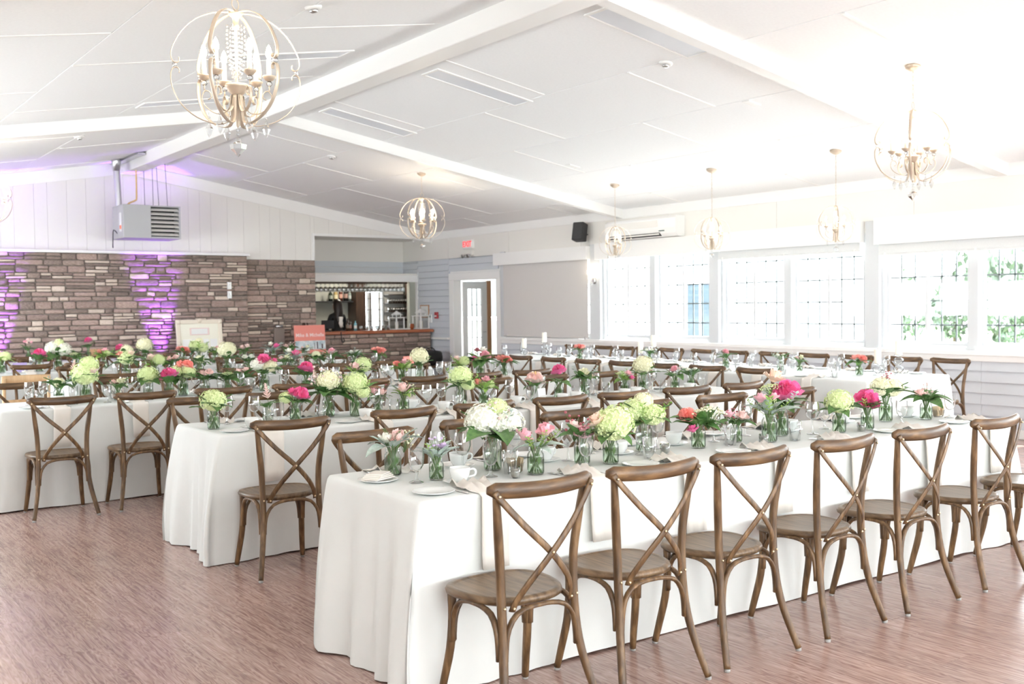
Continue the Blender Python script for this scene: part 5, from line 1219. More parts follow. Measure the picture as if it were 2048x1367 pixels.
# ------------------------------------------------------------------ things on the right wall
t = thing('exit_sign', 'white exit sign with red letters above the door wall', 'sign', (W-.03, 16.74, 2.70))
link('housing', MB().bbox(-.03, .03, -.16, .16, -.085, .085, .006).mesh('housing', M['white']), t)
def text_me(s, size, m, depth=.003, name='lettering', align='CENTER'):
    c = bpy.data.curves.new(name, 'FONT'); c.body = s; c.size = size; c.extrude = depth; c.align_x = align; c.align_y = 'CENTER'; c.materials.append(m); c.offset = size*.012
    o = bpy.data.objects.new(name, c); COL.objects.link(o)
    bpy.context.view_layer.update()
    me = bpy.data.meshes.new_from_object(o.evaluated_get(bpy.context.evaluated_depsgraph_get())); bpy.data.objects.remove(o); me.name = name
    return me
M['red_glow'] = mat('red_sign_letter', (.8, .05, .06), .5, emit=(1, .06, .08), es=.05)
link('lettering', text_me('EXIT', .15, M['red_glow']), t, (-.033, 0, -.003), (pi/2, 0, -pi/2))
t = thing('emergency_light', 'beige twin-head emergency light below the exit sign', 'light', (W-.03, 16.72, 2.52), scale=(1,1,1))
link('battery_box', MB().bbox(-.03, .03, -.13, .13, -.03, .05, .006).mesh('battery_box', M['cream']), t)
for s in (-1, 1): link('lamp_head', MB().lathe([(.02, 0), (.042, .05), (.038, .055), (0, .05)], 12).mesh('lamp_head', M['steel']), t, (-.05, s*.09, -.03), (0, -2.0, 0))
t = thing('wall_speaker', 'black loudspeaker tilted on wall bracket above the sconce', 'speaker', (W-.17, 13.22, 2.70), (0, .22, .35))
link('cabinet', MB().bbox(-.09, .07, -.10, .10, -.15, .15, .012).mesh('cabinet', M['black']), t)
link('grille', MB().bbox(-.097, -.089, -.09, .09, -.14, .14, .003).mesh('grille', mat('speaker_grille', (.05, .05, .05), .9)), t)
link('bracket', MB().tube([(.06, 0, 0), (.17, -.03, 0)], .014, 8).lathe([(.035, 0), (.035, .01)], 12, (.16, -.03, -.005)).mesh('bracket', M['black']), t)
t = thing('air_conditioner', 'white split air conditioner high on window wall', 'air conditioner', (W-.005, 11.78, 2.66))
mb = MB(); pr_ = [(0, -.15), (-.13, -.15), (-.19, -.10), (-.205, -.02), (-.20, .12), (-.17, .15), (0, .15)]
vs = [(x, -.775, z) for x, z in pr_] + [(x, .775, z) for x, z in pr_]; k7 = len(pr_)
mb.add(vs, [tuple(range(k7)), tuple(range(2*k7-1, k7-1, -1))] + [((i+1)%k7, i, i+k7, (i+1)%k7+k7) for i in range(k7)])
link('casing', mb.mesh('casing', M['white']), t)
link('intake_grille', MB().bbox(-.209, -.198, -.42, .62, .0, .10, .003).mesh('intake_grille', M['cream']), t)
link('outlet_slot', MB().box(-.197, -.150, -.45, .70, -.135, -.085).mesh('outlet_slot', M['black']), t)
link('louver', MB().bbox(-.212, -.205, -.45, .70, -.118, -.098, .002).mesh('louver', M['cream']), t)
link('display_strip', MB().bbox(-.212, -.206, -.56, -.44, -.07, -.055, .002).mesh('display_strip', mat('dark_teal_strip', (.05, .12, .11), .3)), t)
t = thing('wall_sconce', 'candle-style crystal wall sconce on the post', 'sconce', (W-.035, 13.03, 1.98))
link('backplate', MB().lathe([(.045, 0), (.045, .012), (.02, .03)], 14).mesh('backplate', M['steel']), t, (0, 0, -.08), (0, -pi/2, 0))
link('arm', MB().tube(smooth_pts([(0,0,-.08),(-.06,0,-.13),(-.12,0,-.12),(-.13,0,-.06)], 3), .007, 6).mesh('arm', M['steel']), t)
link('candle_sleeve', MB().lathe([(.022, -.06), (.012, -.05), (.011, .04)], 10, (-.13, 0, 0)).mesh('candle_sleeve', M['china']), t)
M['bulb'] = mat('warm_lit_bulb', (1, .9, .75), .4, emit=(1, .86, .66), es=6.0)
link('bulb', MB().lathe([(.006, .04), (.014, .06), (.012, .085), (.0, .115)], 10, (-.13, 0, 0), cap=False).mesh('bulb', M['bulb']), t)
M['crystal_drop'] = glass_mat('cut_crystal', tint=(.93, .94, .95), refl=1.6, op=.12, rough=.08)
def drop_geo(mb, x, y, z, s): return mb.lathe([(0, .0), (.006*s, -.012*s), (.010*s, -.03*s), (.022*s, -.055*s), (.012*s, -.085*s), (0, -.105*s)], 6, (x, y, z), cap=False, smooth=False)
link('crystal_drop', drop_geo(MB(), -.13, 0, -.09, 1.1).mesh('crystal_drop', M['crystal_drop']), t)
t = thing('picture_frame', 'small wooden framed notice on the grey wall above lantern', 'picture', (W-.025, 18.40, 1.42), (0, 0, 0))
link('frame', MB().bbox(-.01, .01, -.17, -.15, -.13, .13, .003).bbox(-.01, .01, .15, .17, -.13, .13, .003).bbox(-.01, .01, -.149, .149, .11, .13, .003).bbox(-.01, .01, -.149, .149, -.13, -.11, .003).mesh('frame', M['oak']), t)
link('print', MB().box(-.004, .0, -.148, .148, -.109, .109).mesh('print', M['china']), t)
t = thing('wall_thermostat', 'white thermostat on the grey siding left of fire alarm', 'thermostat', (W-.03, 18.16, 1.275))
link('body', MB().bbox(-.015, .014, -.055, .055, -.085, .085, .006).mesh('body', M['china']), t); link('display', MB().bbox(-.018, -.014, -.035, .035, .02, .06, .002).mesh('display', mat('lcd', (.25, .28, .26), .3)), t)
t = thing('fire_alarm_pull', 'red fire alarm pull station beside the door', 'fire alarm', (W-.035, 17.93, 1.34))
link('body', MB().bbox(-.02, .018, -.055, .055, -.065, .065, .006).mesh('body', mat('alarm_red', (.42, .03, .04), .4)), t); link('handle', MB().bbox(-.028, -.02, -.035, .035, -.03, .0, .003).mesh('handle', M['china']), t)
t = thing('floor_lamp', 'white-shaded lamp glimpsed through the doorway', 'lamp', (12.6, 16.78, 0))
link('shade', MB().lathe([(.14, .98), (.08, 1.32)], 18, cap=False).mesh('shade', M['china']), t); link('pole', MB().tube([(0,0,.02),(0,0,1.0)], .012, 8).mesh('pole', M['black']), t); link('base', MB().lathe([(.12, 0), (.12, .015), (.02, .03)], 16).mesh('base', M['black']), t)
t = thing('bench', 'small brown wooden bench by the bar front', 'bench', (10.52, 17.42, 0))
link('seat', MB().bbox(-.36, .42, -.19, .19, .335, .37, .008).mesh('seat', M['seat']), t)
for a in (-.30, .36):
    for b in (-.14, .14): link('leg', MB().tube([(a, b, 0), (a*.96, b*.95, .335)], .02, 8).mesh('leg', M['chair']), t)
def bag():
    t = thing('duffel_bag', 'black duffel bag lying on the bench by the bar', 'bag', (10.54, 17.42, .372))
    vs = []; fs = []; r = random.Random(4); nn = 16
    for j in range(11):
        u = j/10*2-1; e = math.sqrt(max(0.0, 1-abs(u)**4))*.92+.08
        for i in range(nn):
            a = 2*pi*i/nn; y = .15*e*abs(cos(a))**.7*(1 if cos(a) > 0 else -1); z = .15 + .15*e*abs(sin(a))**.7*(1 if sin(a) > 0 else -1)
            vs.append((u*.33, y + r.uniform(-.008,.008), max(z + r.uniform(-.01,.012), .001)))
    for j in range(10):
        for i in range(nn): fs.append((j*nn+i, j*nn+(i+1)%nn, (j+1)*nn+(i+1)%nn, (j+1)*nn+i))
    fs += [tuple(range(nn-1,-1,-1)), tuple(10*nn+i for i in range(nn))]
    link('bag_body', MB().add(vs, fs, True).mesh('bag_body', mat('black_nylon', (.012, .012, .013), .55)), t)
    for s in (-1, 1): link('handle', MB().tube(smooth_pts([(-.12, s*.10, .27), (-.06, s*.09, .34), (.06, s*.09, .34), (.12, s*.10, .27)], 3), .010, 6).mesh('handle', M['black']), t)
bag()

# ------------------------------------------------------------------ unit heater hung by the gable wall
M['heater'] = mat('grey_heater_enamel', (0.42, 0.42, 0.43), 0.45, .1)
t = thing('unit_heater', 'grey louvred unit heater hanging under the ridge', 'heater', (5.18, 17.3, 2.93))
hb = MB().bbox(-.455, .455, .0, .32, -.265, .265, .006).bbox(-.455, -.02, -.30, -.001, -.265, .265, .006).box(-.019, .455, -.30, -.002, .245, .263).box(-.019, .455, -.30, -.002, -.263, -.235).box(.43, .454, -.30, -.002, -.234, .244)
link('cabinet', hb.mesh('cabinet', M['heater']), t)
link('cavity', MB().box(-.018, .429, -.05, -.004, -.233, .243).mesh('cavity', M['black']), t)
for k in range(7):
    z = .20 - k*.066; link('louver', MB().add([(-.018,-.295,z-.014),(.428,-.295,z-.014),(.428,-.24,z+.022),(-.018,-.24,z+.022),(-.018,-.292,z-.020),(.428,-.292,z-.020),(.428,-.237,z+.016),(-.018,-.237,z+.016)], [(0,1,2,3),(7,6,5,4),(0,4,5,1),(2,6,7,3),(1,5,6,2),(0,3,7,4)]).mesh('louver', M['cream']), t)
link('data_label', MB().box(-.4562, -.4555, -.20, -.08, -.16, .14).mesh('data_label', M['china']), t)
link('warning_label', MB().box(-.4568, -.4563, -.19, -.09, -.12, -.06).mesh('warning_label', mat('orange_sticker', (.85, .22, .12), .5)), t)
link('warning_label', MB().box(.4552, .4562, -.28, -.05, -.10, .12).mesh('warning_label', bpy.data.materials['orange_sticker']), t)
link('flue', MB().tube([(-.38, .20, .26), (-.40, .22, .92)], .052, 16, cap=False).mesh('flue', M['galv']), t)
link('flue_collar', MB().lathe([(.056, .84), (.075, 1.0), (.075, 1.05)], 16, (-.40, .22, 0)).mesh('flue_collar', M['galv']), t)
M['gas'] = mat('yellow_gas_pipe', (.70, .48, .20), .4)
link('gas_pipe', MB().tube(smooth_pts([(-.28, .18, .26), (-.22, .18, .33), (-.12, .18, .38), (-.10, .18, .45), (-.10, .18, .90), (-.10, .18, 1.04)], 3), .014, 8).mesh('gas_pipe', M['gas']), t)
for x, y in ((.05, -.2), (.28, -.2), (.05, .25), (.28, .25)): link('hanger_rod', MB().tube([(x, y, .26), (x*.9, y, 1.02 - (abs(x+.06)*SL))], .004, 5).mesh('hanger_rod', M['black']), t)
link('power_cord', MB().tube(smooth_pts([(-.44, .05, -.20), (-.50, .1, -.12), (-.50, .15, -.28), (-.49, .2, -.40)], 3), .008, 6).mesh('power_cord', M['black']), t)
tag(link('ridge_conduit', MB().bbox(4.86, 4.98, 16.6, 18.1, ZR-.075, ZR-.045, .004).mesh('ridge_conduit', M['galv'])), 'dark metal channel beside the ridge beam above heater', 'conduit')
# ------------------------------------------------------------------ small things on the stone wall and in front
for i, (z, nm) in enumerate(((1.93, 'upper'), (1.77, 'lower'))):
    t = thing('wall_control', 'white control box, %s of two on the stone wall' % nm, 'switch', (6.78, YS-.055, z))
    link('box', MB().bbox(-.035, .035, -.02, .03, -.065, .065, .005).mesh('box', M['china']), t); link('dial', MB().lathe([(.014, 0), (.014, .012)], 12).mesh('dial', M['steel']), t, (0, -.02, .02), (pi/2, 0, 0))
t = thing('wall_plaque', 'brown metal cover plate on the stone wall left of poster', 'plate', (7.75, 18.05, 1.0))
link('plate', MB().bbox(-.10, .10, -.02, .02, -.16, .16, .004).mesh('plate', mat('brown_plate', (.28, .23, .20), .5)), t)
link('lamp_head', MB().tube([(-.08, -.04, .19), (.05, -.04, .19)], .026, 12).mesh('lamp_head', M['steel']), t)
link('neck', MB().tube([(-.01, -.02, .16), (-.01, -.02, .30)], .008, 6).mesh('neck', M['darkwood']), t)
def easel(x, y, label):
    t = thing('easel', label, 'easel', (x, y, 0), (0, 0, .06))
    for sx in (-1, 1): link('leg', MB().tube([(sx*.30, -.12, 0), (sx*.04, .12, 1.25)], .014, 6).mesh('leg', M['darkwood']), t)
    link('leg', MB().tube([(0, .45, 0), (0, .14, 1.25)], .014, 6).mesh('leg', M['darkwood']), t)
    link('ledge', MB().bbox(-.32, .32, -.10, -.04, .50, .53, .004).mesh('ledge', M['darkwood']), t)
easel(6.02, 17.32, 'dark wooden easel under the cream seating chart')
t = thing('seating_chart', 'cream framed seating chart on an easel by purple light', 'chart', (6.02, 17.27, .55), (-.10, 0, .06))
fm = MB().bbox(-.40, -.33, -.02, .02, 0, .80, .006).bbox(.33, .40, -.02, .02, 0, .80, .006).bbox(-.329, .329, -.02, .02, .73, .80, .006).bbox(-.329, .329, -.02, .02, 0, .07, .006)
M['ivory'] = mat('ivory_ornate_frame', (.78, .70, .58), .5)
link('frame', fm.mesh('frame', M['ivory']), t)
orn = MB()
for a, b in ((-.36, .76), (.36, .76), (0, .78), (-.37, .4), (.37, .4)): orn.sphere((a, -.02, b), .045, 10, 6, (1, .4, .8))
link('ornament', orn.mesh('ornament', M['ivory']), t)
link('board', MB().box(-.33, .33, -.004, .004, .07, .73).mesh('board', mat('cream_board', (.86, .84, .72), .7)), t)
link('title_banner', MB().bbox(-.17, .17, -.009, -.005, .54, .66, .002).mesh('title_banner', mat('pale_pink_banner', (.80, .62, .60), .7)), t)
link('title_panel', MB().bbox(-.14, .14, -.012, -.0095, .555, .645, .001).mesh('title_panel', M['china']), t)
link('name_list', MB().box(-.30, -.17, -.008, -.0045, .08, .47).box(-.14, -.01, -.008, -.0045, .08, .47).box(.02, .15, -.008, -.0045, .08, .47).box(.18, .30, -.008, -.0045, .08, .47).mesh('name_list', M['china']), t)
easel(8.06, 17.46, 'dark wooden easel under the coral name poster')
M['coral_board'] = mat('coral_board', (.80, .27, .22), .6)
t = thing('name_poster', 'coral poster with pale lettering above a photo strip, on an easel', 'poster', (8.08, 17.41, .53), (-.08, 0, .06))
link('board', MB().bbox(-.31, .31, -.012, .0, 0, .68, .002).mesh('board', M['coral_board']), t)
link('lettering', text_me('Mike & Michelle', .088, mat('pale_pink_letter', (.92, .74, .72), .6), .001), t, (0, -.014, .50), (pi/2, 0, 0))
pm = noise_mat('collage_print', (.25, .38, .45), (.80, .84, .84), scale=(1, 1, 1), nscale=9, rough=.5, detail=3)
link('photo_strip', MB().box(-.305, -.10, -.015, -.013, .24, .40).box(-.097, .10, -.015, -.013, .24, .40).box(.103, .305, -.015, -.013, .24, .40).mesh('photo_strip', pm), t)
link('photo_figure', MB().box(.075, .085, -.017, -.0152, .25, .36).box(.125, .15, -.017, -.0152, .25, .38).box(-.06, -.04, -.017, -.0152, .25, .33).box(.22, .25, -.017, -.0152, .25, .34).mesh('photo_figure', mat('dark_print', (.12, .10, .12), .6)), t)
def card(x, y, z, w_, h_, m, label, name='table_card'):
    t = thing(name, label, 'card', (x, y, z), (-.12, 0, .1))
    link('card', MB().bbox(-w_/2, w_/2, -.002, .002, 0, h_, .001).mesh('card', m), t)
    link('card_back', MB().add([(-w_/2, .003, h_), (w_/2, .003, h_), (w_/2, .09, .0), (-w_/2, .09, 0)], [(0,1,2,3)]).mesh('card_back', m), t)
card(4.22, 16.72, ZT, .27, .165, mat('tan_card', (.62, .36, .20), .7), 'large tan card standing on the table by stone wall')
card(3.55, 16.70, ZT, .14, .13, mat('red_card', (.80, .20, .18), .7), 'small coral red card on the table by stone wall')
card(3.30, 14.10, ZT, .10, .14, M['china'], 'white table card near white hydrangea on the fifth table')
card(2.62, 14.05, ZT, .16, .12, mat('lilac_card', (.50, .40, .72), .7), 'lilac folded card on the fifth table')
card(2.22, 9.22, ZT, .13, .16, M['china'], 'white table card behind the lime hydrangeas, third table')
card(5.80, 9.10, ZT, .09, .13, M['china'], 'white number card on the third table')
card(4.90, 6.40, ZT, .08, .11, M['china'], 'white number card left of the blush dahlia, second table')
card(5.42, 9.2, ZT, .10, .12, M['china'], 'white tent card by cream hydrangea, third table')
card(6.75, 11.62, ZT, .16, .12, M['coral_board'], 'coral card on the right end of fourth table')
# sugar packets
for x, y, key in ((2.70, 3.82, 'front'), (6.13, 3.88, 'front')):
    t = thing('sugar_bowl', 'glass bowl of sugar packets %s the front table' % ('near the left end of' if x < 4 else 'at the right end of'), 'bowl', (x+.05, y-.02, ZT))
    link('bowl', MB().lathe([(.025, 0), (.033, .01), (.04, .045), (.042, .045)], 14, cap=False).mesh('bowl', M['crystal']), t)
    r = random.Random(3); mb = MB()
    for k in range(9): mb.box(-.022, .022, -.002, .002, .008, .068, Matrix.Translation((-.025+k*.006, 0, 0)) @ Matrix.Rotation(r.uniform(-.35,.35), 4, 'Y') @ Matrix.Rotation(1.4+r.uniform(-.2,.2), 4, 'Z'))
    link('sugar_packets', mb.mesh('sugar_packets', mat('packet_tan_%d' % int(x), (.75, .58, .38), .7)), t)
# candles on glass holders along the window side table
def tall_candle(x, y, lo, label):
    t = thing('pillar_candle_stand', label, 'candle holder', (x, y, ZT))
    pr = [(.045, 0), (.045, .006), (.012, .018)]; z = .018
    for _ in range(lo): pr += [(.014, z), (.048, z+.03), (.050, z+.045), (.046, z+.06), (.012, z+.085)]; z += .085
    pr += [(.014, z), (.042, z+.012), (.045, z+.018), (0, z+.016)]
    link('glass_holder', MB().lathe(pr, 16, cap=False).mesh('glass_holder', M['crystal']), t)
    link('candle', MB().lathe([(.034, z+.018), (.034, z+.155), (.030, z+.160), (0, z+.155)], 16, cap=False).mesh('candle', M['wax']), t)
    link('wick', MB().tube([(0,0,z+.15),(0,0,z+.172)], .0012, 5).mesh('wick', M['black']), t)
for i, (x, y, lo) in enumerate(((9.2, 12.45, 1), (9.40, 12.22, 2), (9.2, 9.93, 1), (9.35, 9.85, 2), (9.2, 6.42, 1), (9.38, 6.30, 2))):
    tall_candle(x, y, lo, '%s ivory pillar candle on glass holder, %s pair on window side table' % ('shorter' if lo == 1 else 'taller', ('far', 'middle', 'right-end')[i//2]))
# ------------------------------------------------------------------ ceiling things
M['champagne'] = mat('champagne_metal', (0.60, 0.50, 0.40), 0.42, .5)
M['sleeve'] = mat('cream_candle_sleeve', (0.80, 0.70, 0.56), 0.5)
def chandelier_meshes():
    P = {}
    up_ = [(.018,-.004),(.06,-.002),(.13,-.014),(.21,-.052),(.28,-.12),(.325,-.20),(.336,-.245),(.328,-.278),(.308,-.287),(.294,-.275),(.296,-.258)]
    dn_ = [(.296,-.338),(.294,-.322),(.308,-.310),(.328,-.318),(.338,-.35),(.330,-.42),(.285,-.505),(.21,-.565),(.12,-.595),(.065,-.590),(.045,-.555),(.040,-.50),(.034,-.44)]
    mb = MB()
    for pr in (up_, dn_): mb.tube(smooth_pts([(r, 0, z) for r, z in pr], 3), 1, 6, flat=(.0026, .0125), up=(0, 1, 0))
    P['rib'] = mb.mesh('rib', M['champagne'])
    P['rib_bead'] = MB().sphere((.318, 0, -.298), .017, 8, 6, (.7, 1, 1)).mesh('crystal_bead', M['crystal_drop'])
    P['crown'] = MB().lathe([(.0, .015), (.012, .012), (.040, .0), (.036, -.012), (.018, -.03), (.014, -.06), (.022, -.075), (.008, -.085), (.007, -.39)], 12, cap=False).mesh('crown', M['champagne'])
    P['hub'] = MB().lathe([(.0, -.378), (.060, -.380), (.064, -.392), (.055, -.398), (.050, -.415), (.030, -.435), (.014, -.45), (.010, -.60), (.0, -.612)], 16, cap=False).mesh('hub', M['champagne'])
    P['arm'] = MB().tube(smooth_pts([(.026,0,-.43),(.040,0,-.50),(.075,0,-.535),(.125,0,-.53),(.172,0,-.49),(.182,0,-.445),(.165,0,-.415),(.140,0,-.425),(.136,0,-.450),(.152,0,-.462)], 3), 1, 6, flat=(.0026, .0095), up=(0, 1, 0)).tube([(.17, 0, -.412), (.17, 0, -.385)], .004, 6).mesh('arm', M['champagne'])
    P['cup_bead'] = MB().sphere((.17, 0, -.375), .016, 8, 6, (1, 1, .9)).mesh('glass_cup', M['crystal_drop'])
    P['pan'] = MB().lathe([(.010, -.362), (.022, -.355), (.036, -.338), (.037, -.334), (.012, -.336), (.0, -.336)], 14, (.17, 0, 0), cap=False).mesh('drip_pan', M['champagne'])
    P['sleeve'] = MB().lathe([(.0135, -.336), (.012, -.245), (.0, -.245)], 10, (.17, 0, 0), cap=False).mesh('candle_sleeve', M['sleeve'])
    P['bulb'] = MB().lathe([(.006, -.245), (.0155, -.225), (.0165, -.208), (.010, -.182), (.0, -.165)], 10, (.17, 0, 0), cap=False).mesh('bulb', M['bulb'])
    mb = MB(); mb.tube([(.15, 0, -.53), (.15, 0, -.565)], .0012, 4); mb.sphere((.15, 0, -.558), .007, 6, 4)
    P['drop'] = drop_geo(mb, .15, 0, -.565, .95).mesh('crystal_drop', M['crystal_drop'])
    mb = MB(); mb.sphere((0, 0, -.625), .010, 6, 4).sphere((0, 0, -.645), .008, 6, 4); mb.lathe([(0,-.655),(.012,-.668),(.018,-.685),(.045,-.70),(.040,-.725),(.012,-.752),(0,-.768)], 6, cap=False, smooth=False)
    P['big_drop'] = mb.mesh('crystal_pendant', M['crystal_drop'])
    mb = MB()
    for k in range(6):
        a = k*pi/3 + .3
        for j in range(13):
            t = j/12; rr = .045*(1-t*.55) + .012*sin(t*pi); mb.sphere((rr*cos(a), rr*sin(a), -.075-.27*t), .0075, 6, 4)
    P['strand'] = mb.mesh('bead_strands', M['crystal_drop'])
    return P
CH = chandelier_meshes()
def chandelier(x, y, zcrown, s, label, arms=6, group='orb chandeliers', rz=0.2, power=0.3):
    t = thing('orb_chandelier', label, 'chandelier', (x, y, zcrown), (0, 0, rz), group, (s, s, s))
    link('crown', CH['crown'], t); h = link('hub', CH['hub'], t); link('bead_strands', CH['strand'], t); link('crystal_pendant', CH['big_drop'], t)
    for k in range(6):
        a = k*pi/3 + .26; r = link('rib', CH['rib'], t, rot=(0, 0, a)); link('crystal_bead', CH['rib_bead'], r)
    for k in range(arms):
        a = k*2*pi/arms; r = link('arm', CH['arm'], t, rot=(0, 0, a))
        for nm, key in (('glass_cup', 'cup_bead'), ('drip_pan', 'pan'), ('candle_sleeve', 'sleeve'), ('bulb', 'bulb'), ('crystal_drop', 'drop')): link(nm, CH[key], r)
    # chain and canopy up to the sloped ceiling
    zt = (zc(x) - zcrown)/s; c = MB(); z = .015
    c.tube([(.03*cos(i*pi/6), 0, .045+.03*sin(i*pi/6)) for i in range(13)], .003, 6, cap=False)
    link('ring', c.mesh('ring', M['champagne']), t)
    c = MB(); z = .075; k = 0; Lk = .036/s
    while z < zt-.03:
        ax = (cos(0), sin(0)) if k % 2 else (0, 1)
        pts = [(ax[0]*.008*cos(i*pi/4), ax[1]*.008*cos(i*pi/4), z + Lk*.5 + Lk*.62*sin(i*pi/4)) for i in range(9)]
        c.tube(pts, .0017/s, 4, cap=False, up=(ax[1], ax[0], 0)); z += Lk; k += 1
    link('chain', c.mesh('chain', M['champagne']), t)
    link('canopy', MB().lathe([(0, -.045/s), (.03/s, -.040/s), (.062/s, -.018/s), (.066/s, .0), (0, .0)], 18, cap=False).mesh('canopy', M['champagne']), t, (0, 0, zt-.001), (0, math.atan(SL)*(1 if x > RX else -1), 0))
    l = bpy.data.lights.new('chandelier_glow', 'POINT'); l.energy = power; l.color = (1, .78, .55); l.shadow_soft_size = .12*s
    lo = bpy.data.objects.new('chandelier_glow', l); COL.objects.link(lo); lo.parent = t; lo.location = (0, 0, -.20)
    return t
chandelier(2.12, 5.43, 3.10, 1.0, 'large orb chandelier nearest the camera, candle bulbs lit', rz=.55)
chandelier(8.05, 5.27, 3.135, 1.0, 'large orb chandelier in front of the garden windows', rz=.25)
chandelier(8.10, 13.49, 3.135, 1.0, 'large orb chandelier in front of the bar', rz=.1)
chandelier(2.15, 13.49, 3.135, 1.0, 'large orb chandelier cut by the photo edge near stone wall', rz=.3)
chandelier(9.86, 7.42, 2.59, .67, 'small orb chandelier over the right end of window side table', 3, 'small orb chandeliers', .5, .14)
chandelier(9.86, 9.30, 2.60, .67, 'small orb chandelier hanging midway over the window side table', 3, 'small orb chandeliers', .9, .14)
chandelier(9.88, 11.17, 2.61, .67, 'small orb chandelier hanging in front of the air conditioner', 3, 'small orb chandeliers', .2, .14)
def on_ceiling(o, x, y, dz=0):
    a = math.atan(SL)*(1 if x > RX else -1)
    o.matrix_world = Matrix.Translation((x, y, zc(x)-dz)) @ Matrix.Rotation(a, 4, 'Y')
# recessed strip lights (off)
M['lens'] = mat('strip_light_lens', (0.74, 0.77, 0.82), 0.35)
spots = [(6.24, 6.58, 'above the front table right of the ridge'), (6.25, 9.22, 'second from camera right of the ridge'), (6.25, 11.66, 'third from camera right of the ridge'), (4.0, 9.0, 'nearer one left of the ridge'), (4.0, 11.5, 'farther one left of the ridge')]
for x, y, lab in spots:
    t = thing('strip_light', 'unlit recessed strip light, ' + lab, 'ceiling light', group='strip lights'); on_ceiling(t, x, y, .0)
    link('frame', MB().bbox(-.61, .61, -.165, -.135, -.012, .006, .002).bbox(-.61, .61, .135, .165, -.012, .006, .002).bbox(-.61, -.58, -.134, .134, -.012, .006, .002).bbox(.58, .61, -.134, .134, -.012, .006, .002).mesh('frame', M['white']), t)
    link('diffuser', MB().box(-.58, .58, -.134, .134, -.004, .0).mesh('diffuser', M['lens']), t)
for i, (x, y, lab) in enumerate([(6.82, 6.99, 'beside the near rafter'), (6.84, 13.91, 'beyond the far rafter right of ridge'), (3.35, 13.9, 'beyond the far rafter left of ridge'), (3.35, 7.07, 'behind the nearest chandelier')]):
    t = thing('smoke_detector', 'round ceiling detector ' + lab, 'detector', group='ceiling detectors'); on_ceiling(t, x, y, .001)
    link('base', MB().lathe([(0, 0), (.065, 0), (.062, -.015), (.045, -.022), (0, -.022)], 18, cap=False).mesh('base', M['white']), t); link('sensor', MB().lathe([(.03, -.022), (.034, -.035), (.02, -.045), (0, -.045)], 14, cap=False).mesh('sensor', M['steel']), t)
for i, (x, y, lab) in enumerate([(8.1, 7.1, 'between the near rafter and small chandeliers'), (8.9, 10.9, 'near the far rafter over the window side table')]):
    t = thing('ceiling_vent', 'tiny white ceiling fitting ' + lab, 'ceiling fitting', group='small ceiling fittings'); on_ceiling(t, x, y, .0)
    link('plate', MB().bbox(-.09, .09, -.05, .05, -.012, .002, .003).mesh('plate', M['white']), t)
# ------------------------------------------------------------------ purple uplights on the floor by the stone wall
for x, dx, lab in ((5.60, -.06, 'between the heater and the seating chart'), (3.02, 0, 'at the left photo edge')):
    t = thing('uplight', 'floor uplight washing the stone wall purple ' + lab, 'light', (x, 17.66, 0), group='purple uplights')
    link('housing', MB().lathe([(.06, 0), (.07, .02), (.075, .16), (.06, .17)], 16, cap=False).mesh('housing', M['black']), t); link('yoke', MB().tube([(-.085, 0, 0), (-.085, 0, .10), (.085, 0, .10), (.085, 0, 0)], .006, 6).mesh('yoke', M['black']), t)
    for en, an, bl, tx, ty in ((60, 30, .7, dx, .17), (9, 46, .8, dx, -.16)):
        l = bpy.data.lights.new('uplight_beam', 'SPOT'); l.energy = en; l.color = (.36, .10, 1.0); l.spot_size = math.radians(an); l.spot_blend = bl; l.shadow_soft_size = .03
        o = bpy.data.objects.new('uplight_beam', l); COL.objects.link(o); o.parent = t; o.location = (0, 0, .2)
        o.rotation_euler = Vector((tx, ty, 1.0)).to_track_quat('-Z', 'Y').to_euler()
# ------------------------------------------------------------------ outside
M['lawn'] = noise_mat('bright_lawn', (0.22, 0.30, 0.16), (0.34, 0.40, 0.24), nscale=3, rough=.9)
M['patio'] = mat('pale_patio', (0.62, 0.61, 0.58), .8)
struct('ground_patio', quick_box('ground_patio', W+.15, 17, -12, 30, -.25, -.15, M['patio']), 'pale patio outside the windows')
struct('ground_lawn', quick_box('ground_lawn', 17, 60, -20, 45, -.26, -.17, M['lawn']), 'bright lawn outside the windows')
M['ext'] = mat('white_exterior_siding', (.75, .76, .76), .7); M['bluegrey'] = mat('blue_grey_door_paint', (.035, .048, .056), .5); M['blueglass'] = mat('blue_reflecting_glass', (.06, .085, .10), .1)
t = thing('garden_building', 'white building with blue grey door seen through far windows', 'building', (15, 14.2, -.15))
link('wall', MB().box(0, .5, -3.2, 5.8, 0, 3.4).mesh('wall', M['ext']), t)
link('roof', MB().box(-.3, .8, -3.4, 6.0, 3.4, 3.6).mesh('roof', M['bluegrey']), t)
for y, wd in ((1.8, .42),):
    d = link('door', MB().bbox(-.05, .0, y-wd, y+wd, .05, 2.2, .004).mesh('door', M['bluegrey']), t); link('pane', MB().box(-.06, -.051, y-wd*.5, y+wd*.5, .5, 1.9).mesh('pane', M['glass']), d)
    link('door_frame', MB().bbox(-.08, .0, y-wd-.12, y-wd-.002, 0, 2.35, .004).bbox(-.08, .0, y+wd+.002, y+wd+.12, 0, 2.35, .004).mesh('door_frame', M['ext']), t)
for y in (.25,):
    w_ = link('window', MB().bbox(-.04, .0, y-.45, y-.40, .9, 2.1, .003).bbox(-.04, 0, y+.40, y+.45, .9, 2.1, .003).bbox(-.04, 0, y-.399, y+.399, 2.05, 2.1, .003).bbox(-.04, 0, y-.399, y+.399, .9, .95, .003).bbox(-.035, 0, y-.02, y+.02, .95, 2.05, .003).mesh('window', M['ext']), t)
    link('pane', MB().box(-.015, -.01, y-.40, y+.40, .95, 2.05).mesh('pane', M['blueglass']), w_)
